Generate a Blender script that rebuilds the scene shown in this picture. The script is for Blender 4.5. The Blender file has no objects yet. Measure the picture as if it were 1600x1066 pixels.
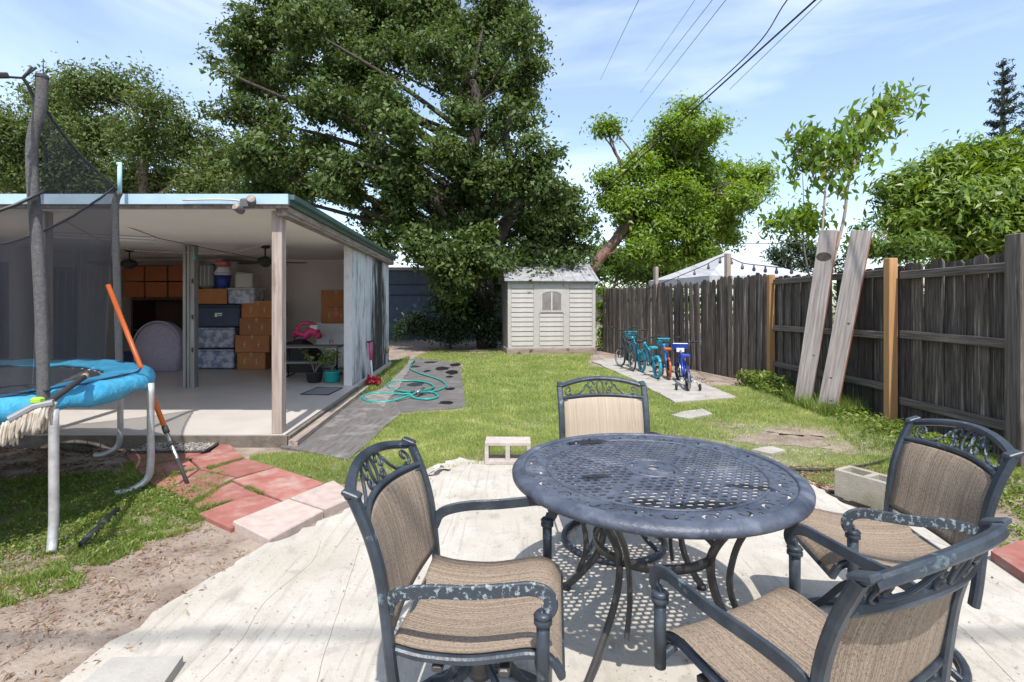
import bpy, math, random
import numpy as np
from mathutils import Vector, Matrix
R = math.radians
rnd = random.Random(7)
npr = np.random.default_rng(7)
sc = bpy.context.scene
C = sc.collection
# ------------------------------------------------------------------ camera, sky, sun, exposure
CAMH = 1.4; HZ = 475.0; F = 800.0
cd = bpy.data.cameras.new('camera'); cam = bpy.data.objects.new('camera', cd); C.objects.link(cam)
cam.location = (0, 0, CAMH); cam.rotation_euler = (R(90), 0, 0)
cd.lens = 18.0; cd.sensor_width = 36.0; cd.shift_y = (HZ-533)/1600.0; cd.clip_end = 3000; cd.clip_start = 0.05
sc.camera = cam
SUN_DIR = Vector((-0.05, 0.58, -1.0)).normalized()           # the way the light travels
w = bpy.data.worlds.new('World'); sc.world = w; w.use_nodes = True
nt = w.node_tree; nt.nodes.clear()
wo = nt.nodes.new('ShaderNodeOutputWorld'); bg = nt.nodes.new('ShaderNodeBackground')
sky = nt.nodes.new('ShaderNodeTexSky'); sky.sky_type = 'NISHITA'; sky.sun_disc = False
sky.sun_elevation = math.asin(-SUN_DIR.z); sky.sun_rotation = math.atan2(-SUN_DIR.x, -SUN_DIR.y)
sky.air_density = 1.0; sky.dust_density = 1.2; sky.ozone_density = 1.5; sky.altitude = 0
tc = nt.nodes.new('ShaderNodeTexCoord'); mp = nt.nodes.new('ShaderNodeMapping'); mp.inputs['Scale'].default_value = (1.2, 1.2, 5.0)
mp.inputs['Rotation'].default_value = (0.2, 0.5, 0.3)
nz = nt.nodes.new('ShaderNodeTexNoise'); nz.inputs['Scale'].default_value = 1.7; nz.inputs['Detail'].default_value = 9; nz.inputs['Distortion'].default_value = 0.7
rp = nt.nodes.new('ShaderNodeValToRGB'); rp.color_ramp.elements[0].position = 0.42; rp.color_ramp.elements[1].position = 0.78
rp.color_ramp.elements[0].color = (0.10, 0.10, 0.10, 1); rp.color_ramp.elements[1].color = (0.62, 0.62, 0.62, 1)
mx = nt.nodes.new('ShaderNodeMix'); mx.data_type = 'RGBA'; mx.inputs['B'].default_value = (5.2, 5.7, 6.2, 1)
nt.links.new(tc.outputs['Generated'], mp.inputs['Vector']); nt.links.new(mp.outputs[0], nz.inputs['Vector'])
nt.links.new(nz.outputs[0], rp.inputs[0]); nt.links.new(rp.outputs[0], mx.inputs['Factor'])
nt.links.new(sky.outputs[0], mx.inputs['A']); nt.links.new(mx.outputs['Result'], bg.inputs[0])
bg.inputs[1].default_value = 0.15; nt.links.new(bg.outputs[0], wo.inputs[0])
sd = bpy.data.lights.new('sun', 'SUN'); so = bpy.data.objects.new('sun', sd); C.objects.link(so)
sd.energy = 3.35; sd.angle = R(0.53); sd.color = (1.0, 0.955, 0.90)
so.rotation_euler = SUN_DIR.to_track_quat('-Z', 'Y').to_euler(); so.location = (0, -5, 12)
sc.view_settings.view_transform = 'Standard'; sc.view_settings.look = 'None'
sc.view_settings.exposure = 0.88; sc.view_settings.gamma = 1.0; sc.view_settings.use_curve_mapping = False
sc.render.engine = 'CYCLES'
sc.cycles.max_bounces = 9; sc.cycles.diffuse_bounces = 6; sc.cycles.transparent_max_bounces = 12

# ------------------------------------------------------------------ placing helpers
def at(px, py, z=0.0):
    Y = (CAMH-z)*F/(py-HZ); return Vector(((px-800)/F*Y, Y, z))
def atY(px, py, Y):
    return Vector(((px-800)/F*Y, Y, CAMH-(py-HZ)/F*Y))

# ------------------------------------------------------------------ materials
def lin(c): return (c[0], c[1], c[2], 1)
MATS = {}
def M(name, col, col2=None, scale=6, stretch=(1, 1, 1), rough=.7, bump=0, bscale=60, metal=0, spec=.5, rand=0.0,
      lo=.35, hi=.65, col3=None, scale3=1.5, lo3=.5, hi3=.62, stretch3=(1, 1, 1), trans=0, alpha=1, bstretch=None, distort=0.0, emit=0):
    m = bpy.data.materials.new(name); m.use_nodes = True; n = m.node_tree; L = n.links
    b = n.nodes['Principled BSDF']; b.inputs['Roughness'].default_value = rough; b.inputs['Metallic'].default_value = metal
    b.inputs['Specular IOR Level'].default_value = spec
    t = n.nodes.new('ShaderNodeTexCoord'); oi = n.nodes.new('ShaderNodeObjectInfo')
    vm = n.nodes.new('ShaderNodeVectorMath'); vm.operation = 'MULTIPLY_ADD'
    L.new(oi.outputs['Random'], vm.inputs[0]); vm.inputs[1].default_value = (41, 23, 57) if rand else (0, 0, 0); L.new(t.outputs['Object'], vm.inputs[2])
    def noise(s, st, det=7, d=0.0):
        mpp = n.nodes.new('ShaderNodeMapping'); mpp.inputs['Scale'].default_value = st; L.new(vm.outputs[0], mpp.inputs['Vector'])
        q = n.nodes.new('ShaderNodeTexNoise'); q.inputs['Scale'].default_value = s; q.inputs['Detail'].default_value = det; q.inputs['Roughness'].default_value = .62
        q.inputs['Distortion'].default_value = d
        L.new(mpp.outputs[0], q.inputs['Vector']); return q
    def ramp(q, a, c):
        r = n.nodes.new('ShaderNodeMapRange'); r.inputs['From Min'].default_value = a; r.inputs['From Max'].default_value = c
        L.new(q.outputs[0], r.inputs['Value']); return r
    def mix(f, a, c):
        x = n.nodes.new('ShaderNodeMix'); x.data_type = 'RGBA'; L.new(f, x.inputs['Factor'])
        for k, v in (('A', a), ('B', c)):
            if isinstance(v, tuple): x.inputs[k].default_value = lin(v)
            else: L.new(v, x.inputs[k])
        return x.outputs['Result']
    out = None
    if col2: out = mix(ramp(noise(scale, stretch, d=distort), lo, hi).outputs[0], col, col2)
    if col3: out = mix(ramp(noise(scale3, stretch3), lo3, hi3).outputs[0], out if out else col, col3)
    if rand:
        hs = n.nodes.new('ShaderNodeHueSaturation'); mr = n.nodes.new('ShaderNodeMapRange')
        mr.inputs['To Min'].default_value = 1-rand; mr.inputs['To Max'].default_value = 1+rand; L.new(oi.outputs['Random'], mr.inputs['Value'])
        L.new(mr.outputs[0], hs.inputs['Value'])
        if out: L.new(out, hs.inputs['Color'])
        else: hs.inputs['Color'].default_value = lin(col)
        out = hs.outputs[0]
    if out: L.new(out, b.inputs['Base Color'])
    else: b.inputs['Base Color'].default_value = lin(col)
    if bump:
        q = noise(bscale, bstretch or stretch, 6); bp = n.nodes.new('ShaderNodeBump'); bp.inputs['Strength'].default_value = bump
        bp.inputs['Distance'].default_value = .02; L.new(q.outputs[0], bp.inputs['Height']); L.new(bp.outputs[0], b.inputs['Normal'])
    if trans: b.inputs['Transmission Weight'].default_value = trans
    if alpha < 1: b.inputs['Alpha'].default_value = alpha
    if emit: b.inputs['Emission Color'].default_value = lin(col); b.inputs['Emission Strength'].default_value = emit
    MATS[name] = m; return m

def leafmat(name, dark, light, third, rough=.42, tr=.35, spec=.45):
    m = bpy.data.materials.new(name); m.use_nodes = True; n = m.node_tree; L = n.links
    b = n.nodes['Principled BSDF']; b.inputs['Roughness'].default_value = rough; b.inputs['Specular IOR Level'].default_value = spec
    a = n.nodes.new('ShaderNodeAttribute'); a.attribute_name = 'tint'
    r = n.nodes.new('ShaderNodeValToRGB'); e = r.color_ramp.elements
    e[0].color = lin(dark); e[1].color = lin(third); e[1].position = 1.0; k = r.color_ramp.elements.new(.75); k.color = lin(light)
    L.new(a.outputs['Fac'], r.inputs[0]); L.new(r.outputs[0], b.inputs['Base Color'])
    t = n.nodes.new('ShaderNodeBsdfTranslucent'); hs = n.nodes.new('ShaderNodeHueSaturation'); hs.inputs['Hue'].default_value = .485; hs.inputs['Saturation'].default_value = 1.15; hs.inputs['Value'].default_value = 1.5
    L.new(r.outputs[0], hs.inputs['Color']); L.new(hs.outputs[0], t.inputs[0])
    ms = n.nodes.new('ShaderNodeMixShader'); ms.inputs[0].default_value = tr
    L.new(b.outputs[0], ms.inputs[1]); L.new(t.outputs[0], ms.inputs[2]); L.new(ms.outputs[0], n.nodes['Material Output'].inputs[0]); return m

# ------------------------------------------------------------------ mesh helpers
def catmull(pts, n=6, closed=False):
    P = [Vector(p) for p in pts]; out = []
    N = len(P); rng = range(N if closed else N-1)
    for i in rng:
        p0 = P[(i-1) % N] if (closed or i > 0) else P[0]*2-P[1]; p1 = P[i]; p2 = P[(i+1) % N]
        p3 = P[(i+2) % N] if (closed or i+2 < N) else P[-1]*2-P[-2]
        for k in range(n):
            t = k/n; out.append(.5*((2*p1)+(p2-p0)*t+(2*p0-5*p1+4*p2-p3)*t*t+(-p0+3*p1-3*p2+p3)*t**3))
    if not closed: out.append(P[-1].copy())
    return out
class MB:
    def __init__(s): s.v = []; s.f = []; s.sm = []
    def add(s, vs, fs, smooth=False):
        o = len(s.v); s.v += [tuple(v) for v in vs]; s.f += [tuple(i+o for i in f) for f in fs]; s.sm += [smooth]*len(fs); return s
    def box(s, c, d, rot=None, bev=0.0, taper=1.0):
        x, y, z = d[0]/2, d[1]/2, d[2]/2; rot = rot or Matrix.Identity(3); c = Vector(c)
        if bev <= 0:
            vs = [(-x, -y, -z), (x, -y, -z), (x, y, -z), (-x, y, -z), (-x*taper, -y*taper, z), (x*taper, -y*taper, z), (x*taper, y*taper, z), (-x*taper, y*taper, z)]
            fs = [(3, 2, 1, 0), (4, 5, 6, 7), (0, 1, 5, 4), (1, 2, 6, 5), (2, 3, 7, 6), (3, 0, 4, 7)]
        else:
            b = min(bev, x*.45, y*.45, z*.45); vs = []; fs = []
            rings = []
            for (zz, i) in ((-z, b), (-z+b, 0), (z-b, 0), (z, b)):
                t = taper if zz > 0 else 1.0; X, Y = x*t-i, y*t-i; r = []
                for (sx, sy) in ((-1, -1), (1, -1), (1, 1), (-1, 1)):
                    if (sx*sy) > 0: q = [(sx*X, sy*(Y-b)), (sx*(X-b), sy*Y)]
                    else: q = [(sx*(X-b), sy*Y), (sx*X, sy*(Y-b))]
                    for a in q: r.append(len(vs)); vs.append((a[0], a[1], zz))
                rings.append(r)
            for a, c2 in zip(rings, rings[1:]):
                for k in range(8): fs.append((a[k], a[(k+1) % 8], c2[(k+1) % 8], c2[k]))
            fs.append(tuple(rings[0][::-1])); fs.append(tuple(rings[-1]))
        return s.add([rot@Vector(v)+c for v in vs], fs)
    def prism(s, poly, z0, z1, top_only=False):
        n = len(poly); vs = [(p[0], p[1], z0) for p in poly]+[(p[0], p[1], z1) for p in poly]
        ar = sum(poly[i][0]*poly[(i+1) % n][1]-poly[(i+1) % n][0]*poly[i][1] for i in range(n))
        fs = [tuple(range(n, 2*n)), tuple(range(n))[::-1]]+[(i, (i+1) % n, n+(i+1) % n, n+i) for i in range(n)]
        if ar < 0: fs = [f[::-1] for f in fs]
        return s.add(vs, fs)
    def tube(s, path, r, seg=8, closed=False, cap=True):
        P = [Vector(p) for p in path]; N = len(P); rr = r if hasattr(r, '__len__') else [r]*N
        return s.sweep(P, [[(math.cos(2*math.pi*k/seg)*q, math.sin(2*math.pi*k/seg)*q) for k in range(seg)] for q in rr], closed, cap, True)
    def band(s, path, wd, th, up=None, closed=False, b=.25):
        m = min(wd, th)*b; x, y = wd/2, th/2
        pr = [(-x+m, -y), (x-m, -y), (x, -y+m), (x, y-m), (x-m, y), (-x+m, y), (-x, y-m), (-x, -y+m)]
        P = [Vector(p) for p in path]; return s.sweep(P, [pr]*len(P), closed, True, False, up)
    def sweep(s, P, profs, closed=False, cap=True, smooth=True, up=None):
        N = len(P); k = len(profs[0]); vs = []; prev = None
        for i in range(N):
            if closed: t = P[(i+1) % N]-P[i-1]
            else: t = P[min(i+1, N-1)]-P[max(i-1, 0)]
            t = t.normalized() if t.length > 1e-9 else Vector((0, 0, 1))
            if up is not None: a = Vector(up).cross(t); 
            elif prev is None: a = (Vector((0, 0, 1)) if abs(t.z) < .9 else Vector((1, 0, 0))).cross(t)
            else: a = prev-t*prev.dot(t)
            if a.length < 1e-6: a = Vector((1, 0, 0)).cross(t)
            if a.length < 1e-6: a = Vector((0, 1, 0)).cross(t)
            a.normalize(); prev = a; b = t.cross(a)
            for (u, v) in profs[i]: vs.append(P[i]+a*u+b*v)
        fs = []
        for i in range(N if closed else N-1):
            j = (i+1) % N
            for q in range(k): fs.append((i*k+q, i*k+(q+1) % k, j*k+(q+1) % k, j*k+q))
        if cap and not closed: fs.append(tuple(range(k))[::-1]); fs.append(tuple((N-1)*k+q for q in range(k)))
        return s.add(vs, fs, smooth)
    def lathe(s, prof, c=(0, 0, 0), seg=32, rot=None, closed=False):
        vs = []; n = len(prof); c = Vector(c); rot = rot or Matrix.Identity(3)
        for i in range(seg):
            a = 2*math.pi*i/seg
            for (r, z) in prof: vs.append(rot@Vector((r*math.cos(a), r*math.sin(a), z))+c)
        fs = []
        for i in range(seg):
            j = (i+1) % seg
            for q in range(n if closed else n-1):
                p = (q+1) % n; fs.append((i*n+q, j*n+q, j*n+p, i*n+p))
        return s.add(vs, fs, True)
    def grid(s, fn, nu, nv, smooth=True, th=0):
        vs = [Vector(fn(i/nu, j/nv)) for i in range(nu+1) for j in range(nv+1)]
        fs = [(i*(nv+1)+j, (i+1)*(nv+1)+j, (i+1)*(nv+1)+j+1, i*(nv+1)+j+1) for i in range(nu) for j in range(nv)]
        if th:
            n = len(vs); a = (vs[nv+1]-vs[0]).cross(vs[1]-vs[0]).normalized()*th
            mid = (nu//2)*(nv+1)+nv//2; nm = (vs[mid+nv+1]-vs[mid]).cross(vs[mid+1]-vs[mid]).normalized()*th
            vs += [v+nm for v in vs]; fs += [tuple(q+n for q in f[::-1]) for f in fs]
            bd = [j for j in range(nv+1)]+[i*(nv+1)+nv for i in range(1, nu+1)]+[nu*(nv+1)+j for j in range(nv-1, -1, -1)]+[i*(nv+1) for i in range(nu-1, 0, -1)]
            for q in range(len(bd)): a1, b1 = bd[q], bd[(q+1) % len(bd)]; fs.append((a1, b1, b1+n, a1+n))
        return s.add(vs, fs, smooth)
    def build(s, name, mat=None, parent=None, smooth=None, loc=None, rotz=None):
        me = bpy.data.meshes.new(name); me.from_pydata(s.v, [], s.f)
        me.polygons.foreach_set('use_smooth', s.sm if smooth is None else [smooth]*len(s.f))
        me.validate(); me.update()
        o = bpy.data.objects.new(name, me); C.objects.link(o)
        if mat: me.materials.append(mat)
        if parent: o.parent = parent
        if loc is not None: o.location = loc
        if rotz is not None: o.rotation_euler.z = rotz
        return o
def tag(o, label=None, cat=None, group=None, kind=None):
    if label: o['label'] = label
    if cat: o['category'] = cat
    if group: o['group'] = group
    if kind: o['kind'] = kind
    return o
def empty(name, loc=(0, 0, 0), rz=0, label=None, cat=None, group=None):
    o = bpy.data.objects.new(name, None); C.objects.link(o); o.location = loc; o.rotation_euler.z = rz; o.empty_display_size = .1
    return tag(o, label, cat, group)
def kids(o): return [c for c in bpy.data.objects if c.parent == o]
def copy_tree(o, parent=None):
    c = o.copy(); C.objects.link(c); c.parent = parent
    for ch in kids(o): copy_tree(ch, c)
    return c
def piece(src, parent, loc, rot=(0, 0, 0), scale=(1, 1, 1)):     # another piece with shared mesh data
    o = src.copy(); C.objects.link(o); o.parent = parent; o.location = loc; o.rotation_euler = rot; o.scale = scale; return o
def np_mesh(name, V, Fq, mat, parent=None, tint=None, per=4, smooth=False):
    me = bpy.data.meshes.new(name); nv = len(V); nf = len(Fq)
    me.vertices.add(nv); me.vertices.foreach_set('co', np.asarray(V, dtype=np.float32).ravel())
    me.loops.add(nf*per); me.loops.foreach_set('vertex_index', np.asarray(Fq, dtype=np.int32).ravel())
    me.polygons.add(nf); me.polygons.foreach_set('loop_start', np.arange(0, nf*per, per, dtype=np.int32))
    if smooth: me.polygons.foreach_set('use_smooth', np.ones(nf, dtype=bool))
    me.update(calc_edges=True); me.validate()
    if tint is not None:
        a = me.attributes.new('tint', 'FLOAT', 'FACE'); a.data.foreach_set('value', np.asarray(tint, dtype=np.float32))
    me.materials.append(mat); o = bpy.data.objects.new(name, me); C.objects.link(o)
    if parent: o.parent = parent
    return o
def leaves(Cn, size, asp, upb=.5, droop=0.0, rng=npr, svar=.35, tint=None, outv=None):
    """many leaf-sized folded faces; returns V, F, tint"""
    N = len(Cn); nrm = rng.normal(size=(N, 3)); nrm /= np.linalg.norm(nrm, axis=1)[:, None]
    nrm = nrm*(1-upb)+np.array([0, 0, upb])
    if outv is not None: nrm = nrm+outv*.45
    nrm /= np.linalg.norm(nrm, axis=1)[:, None]
    d = rng.normal(size=(N, 3)); d[:, 2] -= droop; d -= nrm*(d*nrm).sum(1)[:, None]; d /= np.linalg.norm(d, axis=1)[:, None]
    if droop: d[:, 2] -= droop*.5; d /= np.linalg.norm(d, axis=1)[:, None]
    sd_ = np.cross(nrm, d); sd_ /= np.linalg.norm(sd_, axis=1)[:, None]
    s = size*(1+svar*rng.normal(size=N)).clip(.45, 1.8); w_ = (s*asp*.5)[:, None]; s = s[:, None]
    fold = nrm*(s*.12)
    V = np.stack([Cn-d*s*.5, Cn+sd_*w_+fold, Cn+d*s*.5-nrm*s*.10, Cn-sd_*w_+fold], 1).reshape(-1, 3)
    Fq = np.arange(N*4).reshape(N, 4)
    t = rng.random(N) if tint is None else tint
    return V, Fq, t
def blob_leaves(blobs, n_total, sub=.32, nper=45, flat=.75, fill=.55, rng=npr):
    """blobs: (centre, radius). twigs are strewn through each blob, leaves round each twig"""
    vol = np.array([b[1]**2.3 for b in blobs]); share = vol/vol.sum(); out = []; ov = []; tt = []
    for (c, r), s in zip(blobs, share):
        nt_ = max(3, int(n_total*s/nper*1.35)); d = rng.normal(size=(nt_, 3)); d /= np.linalg.norm(d, axis=1)[:, None]
        ph = rng.uniform(0, 6, 3); lobe = .86+.26*np.sin(d[:, 0]*4.2+ph[0])*np.sin(d[:, 1]*4.7+ph[1])+.16*np.sin(d[:, 2]*6+ph[2]+d[:, 0]*3)
        rad = r*lobe*(rng.random(nt_)**fill); P = np.array(c)+d*rad[:, None]*np.array([1, 1, .85])
        w3 = 3.1/max(r, .15); gap = np.sin(P[:, 0]*w3+ph[0]+1.5*np.sin(P[:, 2]*w3*.8))*np.sin(P[:, 2]*w3*1.1+ph[1]+np.sin(P[:, 1]*w3))
        kp = gap > (-.26 if n_total > 150000 else -.40); P, d = P[kp], d[kp]; nt_ = len(P)
        if nt_ == 0: continue
        base = rng.random(nt_)
        q = rng.normal(size=(nt_, nper, 3))*(sub*(.6+.8*rng.random((nt_, 1, 1))))*np.array([1, 1, flat])*.5
        out.append((P[:, None, :]+q).reshape(-1, 3)); ov.append(np.repeat(d, nper, 0)); tt.append((np.repeat(base, nper)*.5+rng.random(nt_*nper)*.5))
    return np.concatenate(out), np.concatenate(ov), np.concatenate(tt)
def inpoly(X, Y, poly):
    c = np.zeros(len(X), bool); n = len(poly)
    for i in range(n):
        x1, y1 = poly[i][0], poly[i][1]; x2, y2 = poly[(i+1) % n][0], poly[(i+1) % n][1]
        k = ((y1 > Y) != (y2 > Y)) & (X < (x2-x1)*(Y-y1)/(y2-y1+1e-12)+x1); c ^= k
    return c
def ragged(poly, amp=.05, step=.12, seed=1):
    r = random.Random(seed); out = []; n = len(poly)
    for i in range(n):
        a = Vector(poly[i][:2]); b = Vector(poly[(i+1) % n][:2]); L_ = (b-a).length; k = max(1, int(L_/step)); nn = Vector((b.y-a.y, a.x-b.x)).normalized()
        for j in range(k): out.append(tuple(a.lerp(b, j/k)+nn*(r.uniform(-amp, amp)*(.3 if j == 0 else 1))))
    return out
def sheet(name, poly, z, mat, kind='structure', thick=None):
    import mathutils
    poly = [(p[0], p[1]) for p in poly]
    if thick is None:
        tris = mathutils.geometry.tessellate_polygon([[Vector((p[0], p[1], 0)) for p in poly]])
        b = MB(); fs = []
        for t in tris:
            a, c2, d = (Vector(poly[i]) for i in t)
            fs.append(tuple(t) if (c2-a).cross(d-a) > 0 else tuple(t)[::-1])
        b.add([(p[0], p[1], z) for p in poly], fs); o = b.build(name, mat)
    else: o = MB().prism(poly, z-thick, z).build(name, mat)
    if kind: o['kind'] = kind
    return o

# ------------------------------------------------------------------ the materials
M('dirt', (.175, .13, .10), (.31, .255, .205), scale=3.5, rough=.95, bump=.9, bscale=26, col3=(.15, .105, .07), scale3=9, lo3=.56, hi3=.72)
M('lawn_soil', (.14, .15, .06), (.22, .22, .10), scale=5, rough=.95, bump=.6, bscale=60, col3=(.27, .22, .14), scale3=2.2, lo3=.58, hi3=.70)
M('patio', (.37, .345, .297), (.46, .435, .385), scale=3.5, rough=.85, spec=.25, bump=.35, bscale=55, bstretch=(1.5, .5, 1), col3=(.27, .24, .20), scale3=3.0, lo3=.55, hi3=.80, stretch3=(8, .6, 1))
M('concrete', (.29, .27, .24), (.38, .36, .325), scale=4, rough=.9, bump=.3, bscale=60, col3=(.2, .18, .15), scale3=3, lo3=.55, hi3=.75)
M('grey_stone', (.13, .12, .11), (.24, .225, .205), scale=9, rough=.9, bump=.5, bscale=60)
M('block_pink', (.42, .36, .325), (.52, .46, .42), scale=9, rough=.95, bump=.6, bscale=140, rand=.05)
M('block_moss', (.30, .28, .22), (.40, .36, .30), scale=6, rough=.95, bump=.6, bscale=120, col3=(.16, .17, .09), scale3=3, lo3=.5, hi3=.7)
M('paver_red', (.25, .085, .068), (.32, .13, .105), scale=7, rough=.9, bump=.35, bscale=120, rand=.14, col3=(.36, .25, .21), scale3=5, lo3=.50, hi3=.72)
M('paver_pink', (.38, .30, .26), (.46, .38, .335), scale=14, rough=.9, bump=.4, bscale=120, rand=.06)
M('tar_mat', (.075, .068, .066), (.155, .142, .135), scale=5, stretch=(5, .7, 1), rough=.85, bump=.5, bscale=18, rand=.05, lo=.3, hi=.7, col3=(.23, .215, .20), scale3=3.0, lo3=.55, hi3=.7)
M('tar_flat', (.085, .078, .076), (.13, .12, .115), scale=3, rough=.85, bump=.3, bscale=30, col3=(.19, .18, .17), scale3=1.5, lo3=.6, hi3=.8)
M('puddle', (.014, .013, .013), rough=.35, spec=.4)
M('porch_floor', (.44, .405, .365), (.50, .465, .425), scale=2, rough=.42, spec=.4, bump=.05, bscale=8)
M('slab_edge', (.11, .09, .07), (.20, .17, .14), scale=5, rough=.9, bump=.5, bscale=50)
M('wall_pilaster', (.56, .56, .57), (.64, .64, .65), scale=4, rough=.85, bump=.15, bscale=60, col3=(.38, .37, .36), scale3=6, lo3=.6, hi3=.75)
M('wall_white', (.60, .56, .53), (.66, .62, .59), scale=2, rough=.85, bump=.05, bscale=60)
M('ceiling_white', (.82, .77, .71), (.86, .81, .75), scale=1.2, rough=.8, bump=.03, bscale=30)
M('fascia', (.34, .47, .56), (.40, .53, .62), scale=4, rough=.30, spec=.6, rand=.02, bump=.03, bscale=20)
M('fascia_side', (.055, .105, .095), (.085, .14, .125), scale=6, rough=.45, stretch=(4, .4, 1))
M('beam_brown', (.17, .125, .10), (.33, .28, .24), scale=5, stretch=(6, .5, 6), rough=.85, bump=.4, bscale=20, rand=.1)
M('post_wood', (.25, .19, .16), (.40, .335, .29), scale=6, stretch=(6, 6, .35), rough=.85, bump=.35, bscale=14, col3=(.17, .11, .08), scale3=3, lo3=.6, hi3=.72, stretch3=(4, 4, .5), rand=.05)
M('fence_wood', (.026, .020, .016), (.125, .102, .085), scale=8, stretch=(9, 9, .45), rough=.9, bump=1.0, bscale=14, rand=.5, lo=.34, hi=.68, col3=(.30, .27, .24), scale3=5, lo3=.56, hi3=.70, stretch3=(7, 7, .22))
M('old_post', (.055, .045, .038), (.17, .145, .125), scale=6, stretch=(7, 7, .3), rough=.9, bump=.8, bscale=12, col3=(.24, .22, .19), scale3=4, lo3=.58, hi3=.7, stretch3=(5, 5, .4))
M('fence_rail', (.06, .048, .04), (.20, .172, .15), scale=7, stretch=(9, .35, 9), rough=.9, bump=.7, bscale=12, rand=.15)
M('new_post', (.34, .175, .07), (.44, .25, .11), scale=7, stretch=(8, 8, .3), rough=.75, bump=.2, bscale=12, rand=.1, col3=(.2, .1, .05), scale3=7, lo3=.68, hi3=.74)
M('board_grey', (.20, .17, .155), (.36, .325, .305), scale=5, stretch=(8, 8, .4), rough=.85, bump=.35, bscale=12, rand=.05, col3=(.12, .09, .08), scale3=6, lo3=.68, hi3=.76, stretch3=(3, 3, 1))
M('board_edge', (.33, .13, .07), (.22, .09, .055), scale=6, stretch=(8, 8, .5), rough=.85)
M('dark_knot', (.035, .027, .024), (.07, .05, .045), scale=20, rough=.9)
M('metal_table', (.042, .050, .072), (.085, .098, .130), scale=9, rough=.42, spec=.45, bump=.25, bscale=50, col3=(.17, .19, .23), scale3=5, lo3=.56, hi3=.74, distort=1.2)
M('metal_leg', (.028, .026, .026), (.05, .047, .045), scale=9, rough=.42, spec=.5, bump=.1, bscale=60, col3=(.20, .19, .185), scale3=8, lo3=.68, hi3=.78)
M('metal_chair', (.018, .025, .034), (.042, .053, .067), scale=10, rough=.38, spec=.45, bump=.15, bscale=50, col3=(.17, .24, .26), scale3=12, lo3=.62, hi3=.72, rand=.1)
M('metal_worn', (.03, .04, .052), (.22, .27, .29), scale=60, lo=.54, hi=.60, rough=.5, spec=.5, bump=.3, bscale=60)
M('sling', (.19, .142, .10), (.37, .292, .215), scale=60, stretch=(5, .025, .025), rough=.9, bump=.5, bscale=420, bstretch=(1, 1, 1), rand=.08, lo=.38, hi=.62, col3=(.10, .077, .06), scale3=170, lo3=.50, hi3=.66, stretch3=(1.6, .8, .8))
M('sling_pale', (.30, .24, .17), (.43, .36, .275), scale=50, stretch=(4, .03, .03), rough=.85, bump=.4, bscale=300, bstretch=(1, 1, 1), lo=.3, hi=.7, col3=(.26, .19, .13), scale3=45, lo3=.58, hi3=.72, stretch3=(3, .15, .15))
M('pad_blue', (.03, .25, .42), (.07, .35, .52), scale=5, rough=.5, spec=.4, bump=1.0, bscale=9, col3=(.24, .50, .62), scale3=7, lo3=.62, hi3=.75)
M('mat_black', (.018, .018, .022), (.045, .045, .052), scale=40, rough=.75)
M('galv', (.36, .355, .35), (.52, .515, .51), scale=14, rough=.45, metal=.4, spec=.5, bump=.1, bscale=60, col3=(.25, .15, .09), scale3=8, lo3=.66, hi3=.78)
M('foam_grey', (.10, .095, .095), (.17, .165, .165), scale=60, rough=.95, bump=.9, bscale=160)
M('black', (.016, .016, .017), rough=.5)
M('black_rough', (.022, .021, .021), (.035, .033, .032), scale=30, rough=.8)
M('pale_blue', (.30, .52, .58), rough=.5)
M('orange_pole', (.56, .105, .015), (.64, .15, .03), scale=9, rough=.35, stretch=(1, 1, .3))
M('rope_white', (.52, .47, .40), (.30, .24, .17), scale=18, rough=.95)
M('cardboard', (.31, .125, .045), (.38, .16, .06), scale=3, rough=.85, rand=.18)
M('cardboard_dark', (.25, .078, .024), (.30, .10, .034), scale=3, rough=.85, rand=.15)
M('tape', (.30, .21, .12), rough=.4)
M('white_plastic', (.66, .68, .71), (.72, .74, .77), scale=5, rough=.5)
M('off_white', (.45, .44, .42), rough=.6)
M('white_print', (.7, .7, .7), rough=.6)
M('navy', (.018, .032, .075), (.025, .042, .09), scale=6, rough=.5)
M('blue_bin', (.02, .05, .25), rough=.4)
M('clear_tote', (.12, .16, .23), (.34, .37, .44), scale=9, rough=.25, spec=.5, lo=.42, hi=.58, col3=(.42, .20, .26), scale3=7, lo3=.62, hi3=.66, rand=.2)
M('lilac', (.33, .29, .38), (.40, .36, .44), scale=25, rough=.95, bump=.6, bscale=70)
M('pink', (.62, .03, .14), (.70, .06, .20), scale=8, rough=.45)
M('rose', (.55, .16, .17), rough=.6)
M('dark_cabinet', (.030, .010, .008), (.05, .018, .014), scale=6, stretch=(1, 1, .2), rough=.5)
M('track_green', (.17, .172, .165), (.26, .262, .25), scale=6, stretch=(3, 3, .3), rough=.5, metal=.2)
M('glass_dark', (.012, .014, .018), rough=.12, spec=.6)
M('door_frame', (.10, .10, .105), rough=.5)
M('teal_pot', (.012, .33, .33), rough=.35)
M('hose', (.01, .22, .19), (.02, .30, .26), scale=30, rough=.38)
M('grey_plastic', (.20, .205, .21), rough=.5)
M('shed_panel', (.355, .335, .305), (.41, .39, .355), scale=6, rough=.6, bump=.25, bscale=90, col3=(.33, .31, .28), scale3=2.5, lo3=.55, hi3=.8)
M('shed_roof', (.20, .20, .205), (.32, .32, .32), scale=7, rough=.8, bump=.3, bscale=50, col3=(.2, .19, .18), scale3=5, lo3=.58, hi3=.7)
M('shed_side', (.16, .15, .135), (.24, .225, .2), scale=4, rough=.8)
M('shed_glass', (.16, .145, .14), (.22, .20, .19), scale=5, rough=.15, spec=.6)
M('plinth_wood', (.20, .155, .125), (.30, .25, .21), scale=6, stretch=(.5, 4, 4), rough=.9, bump=.4, bscale=30, col3=(.07, .05, .04), scale3=5, lo3=.55, hi3=.65)
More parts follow.
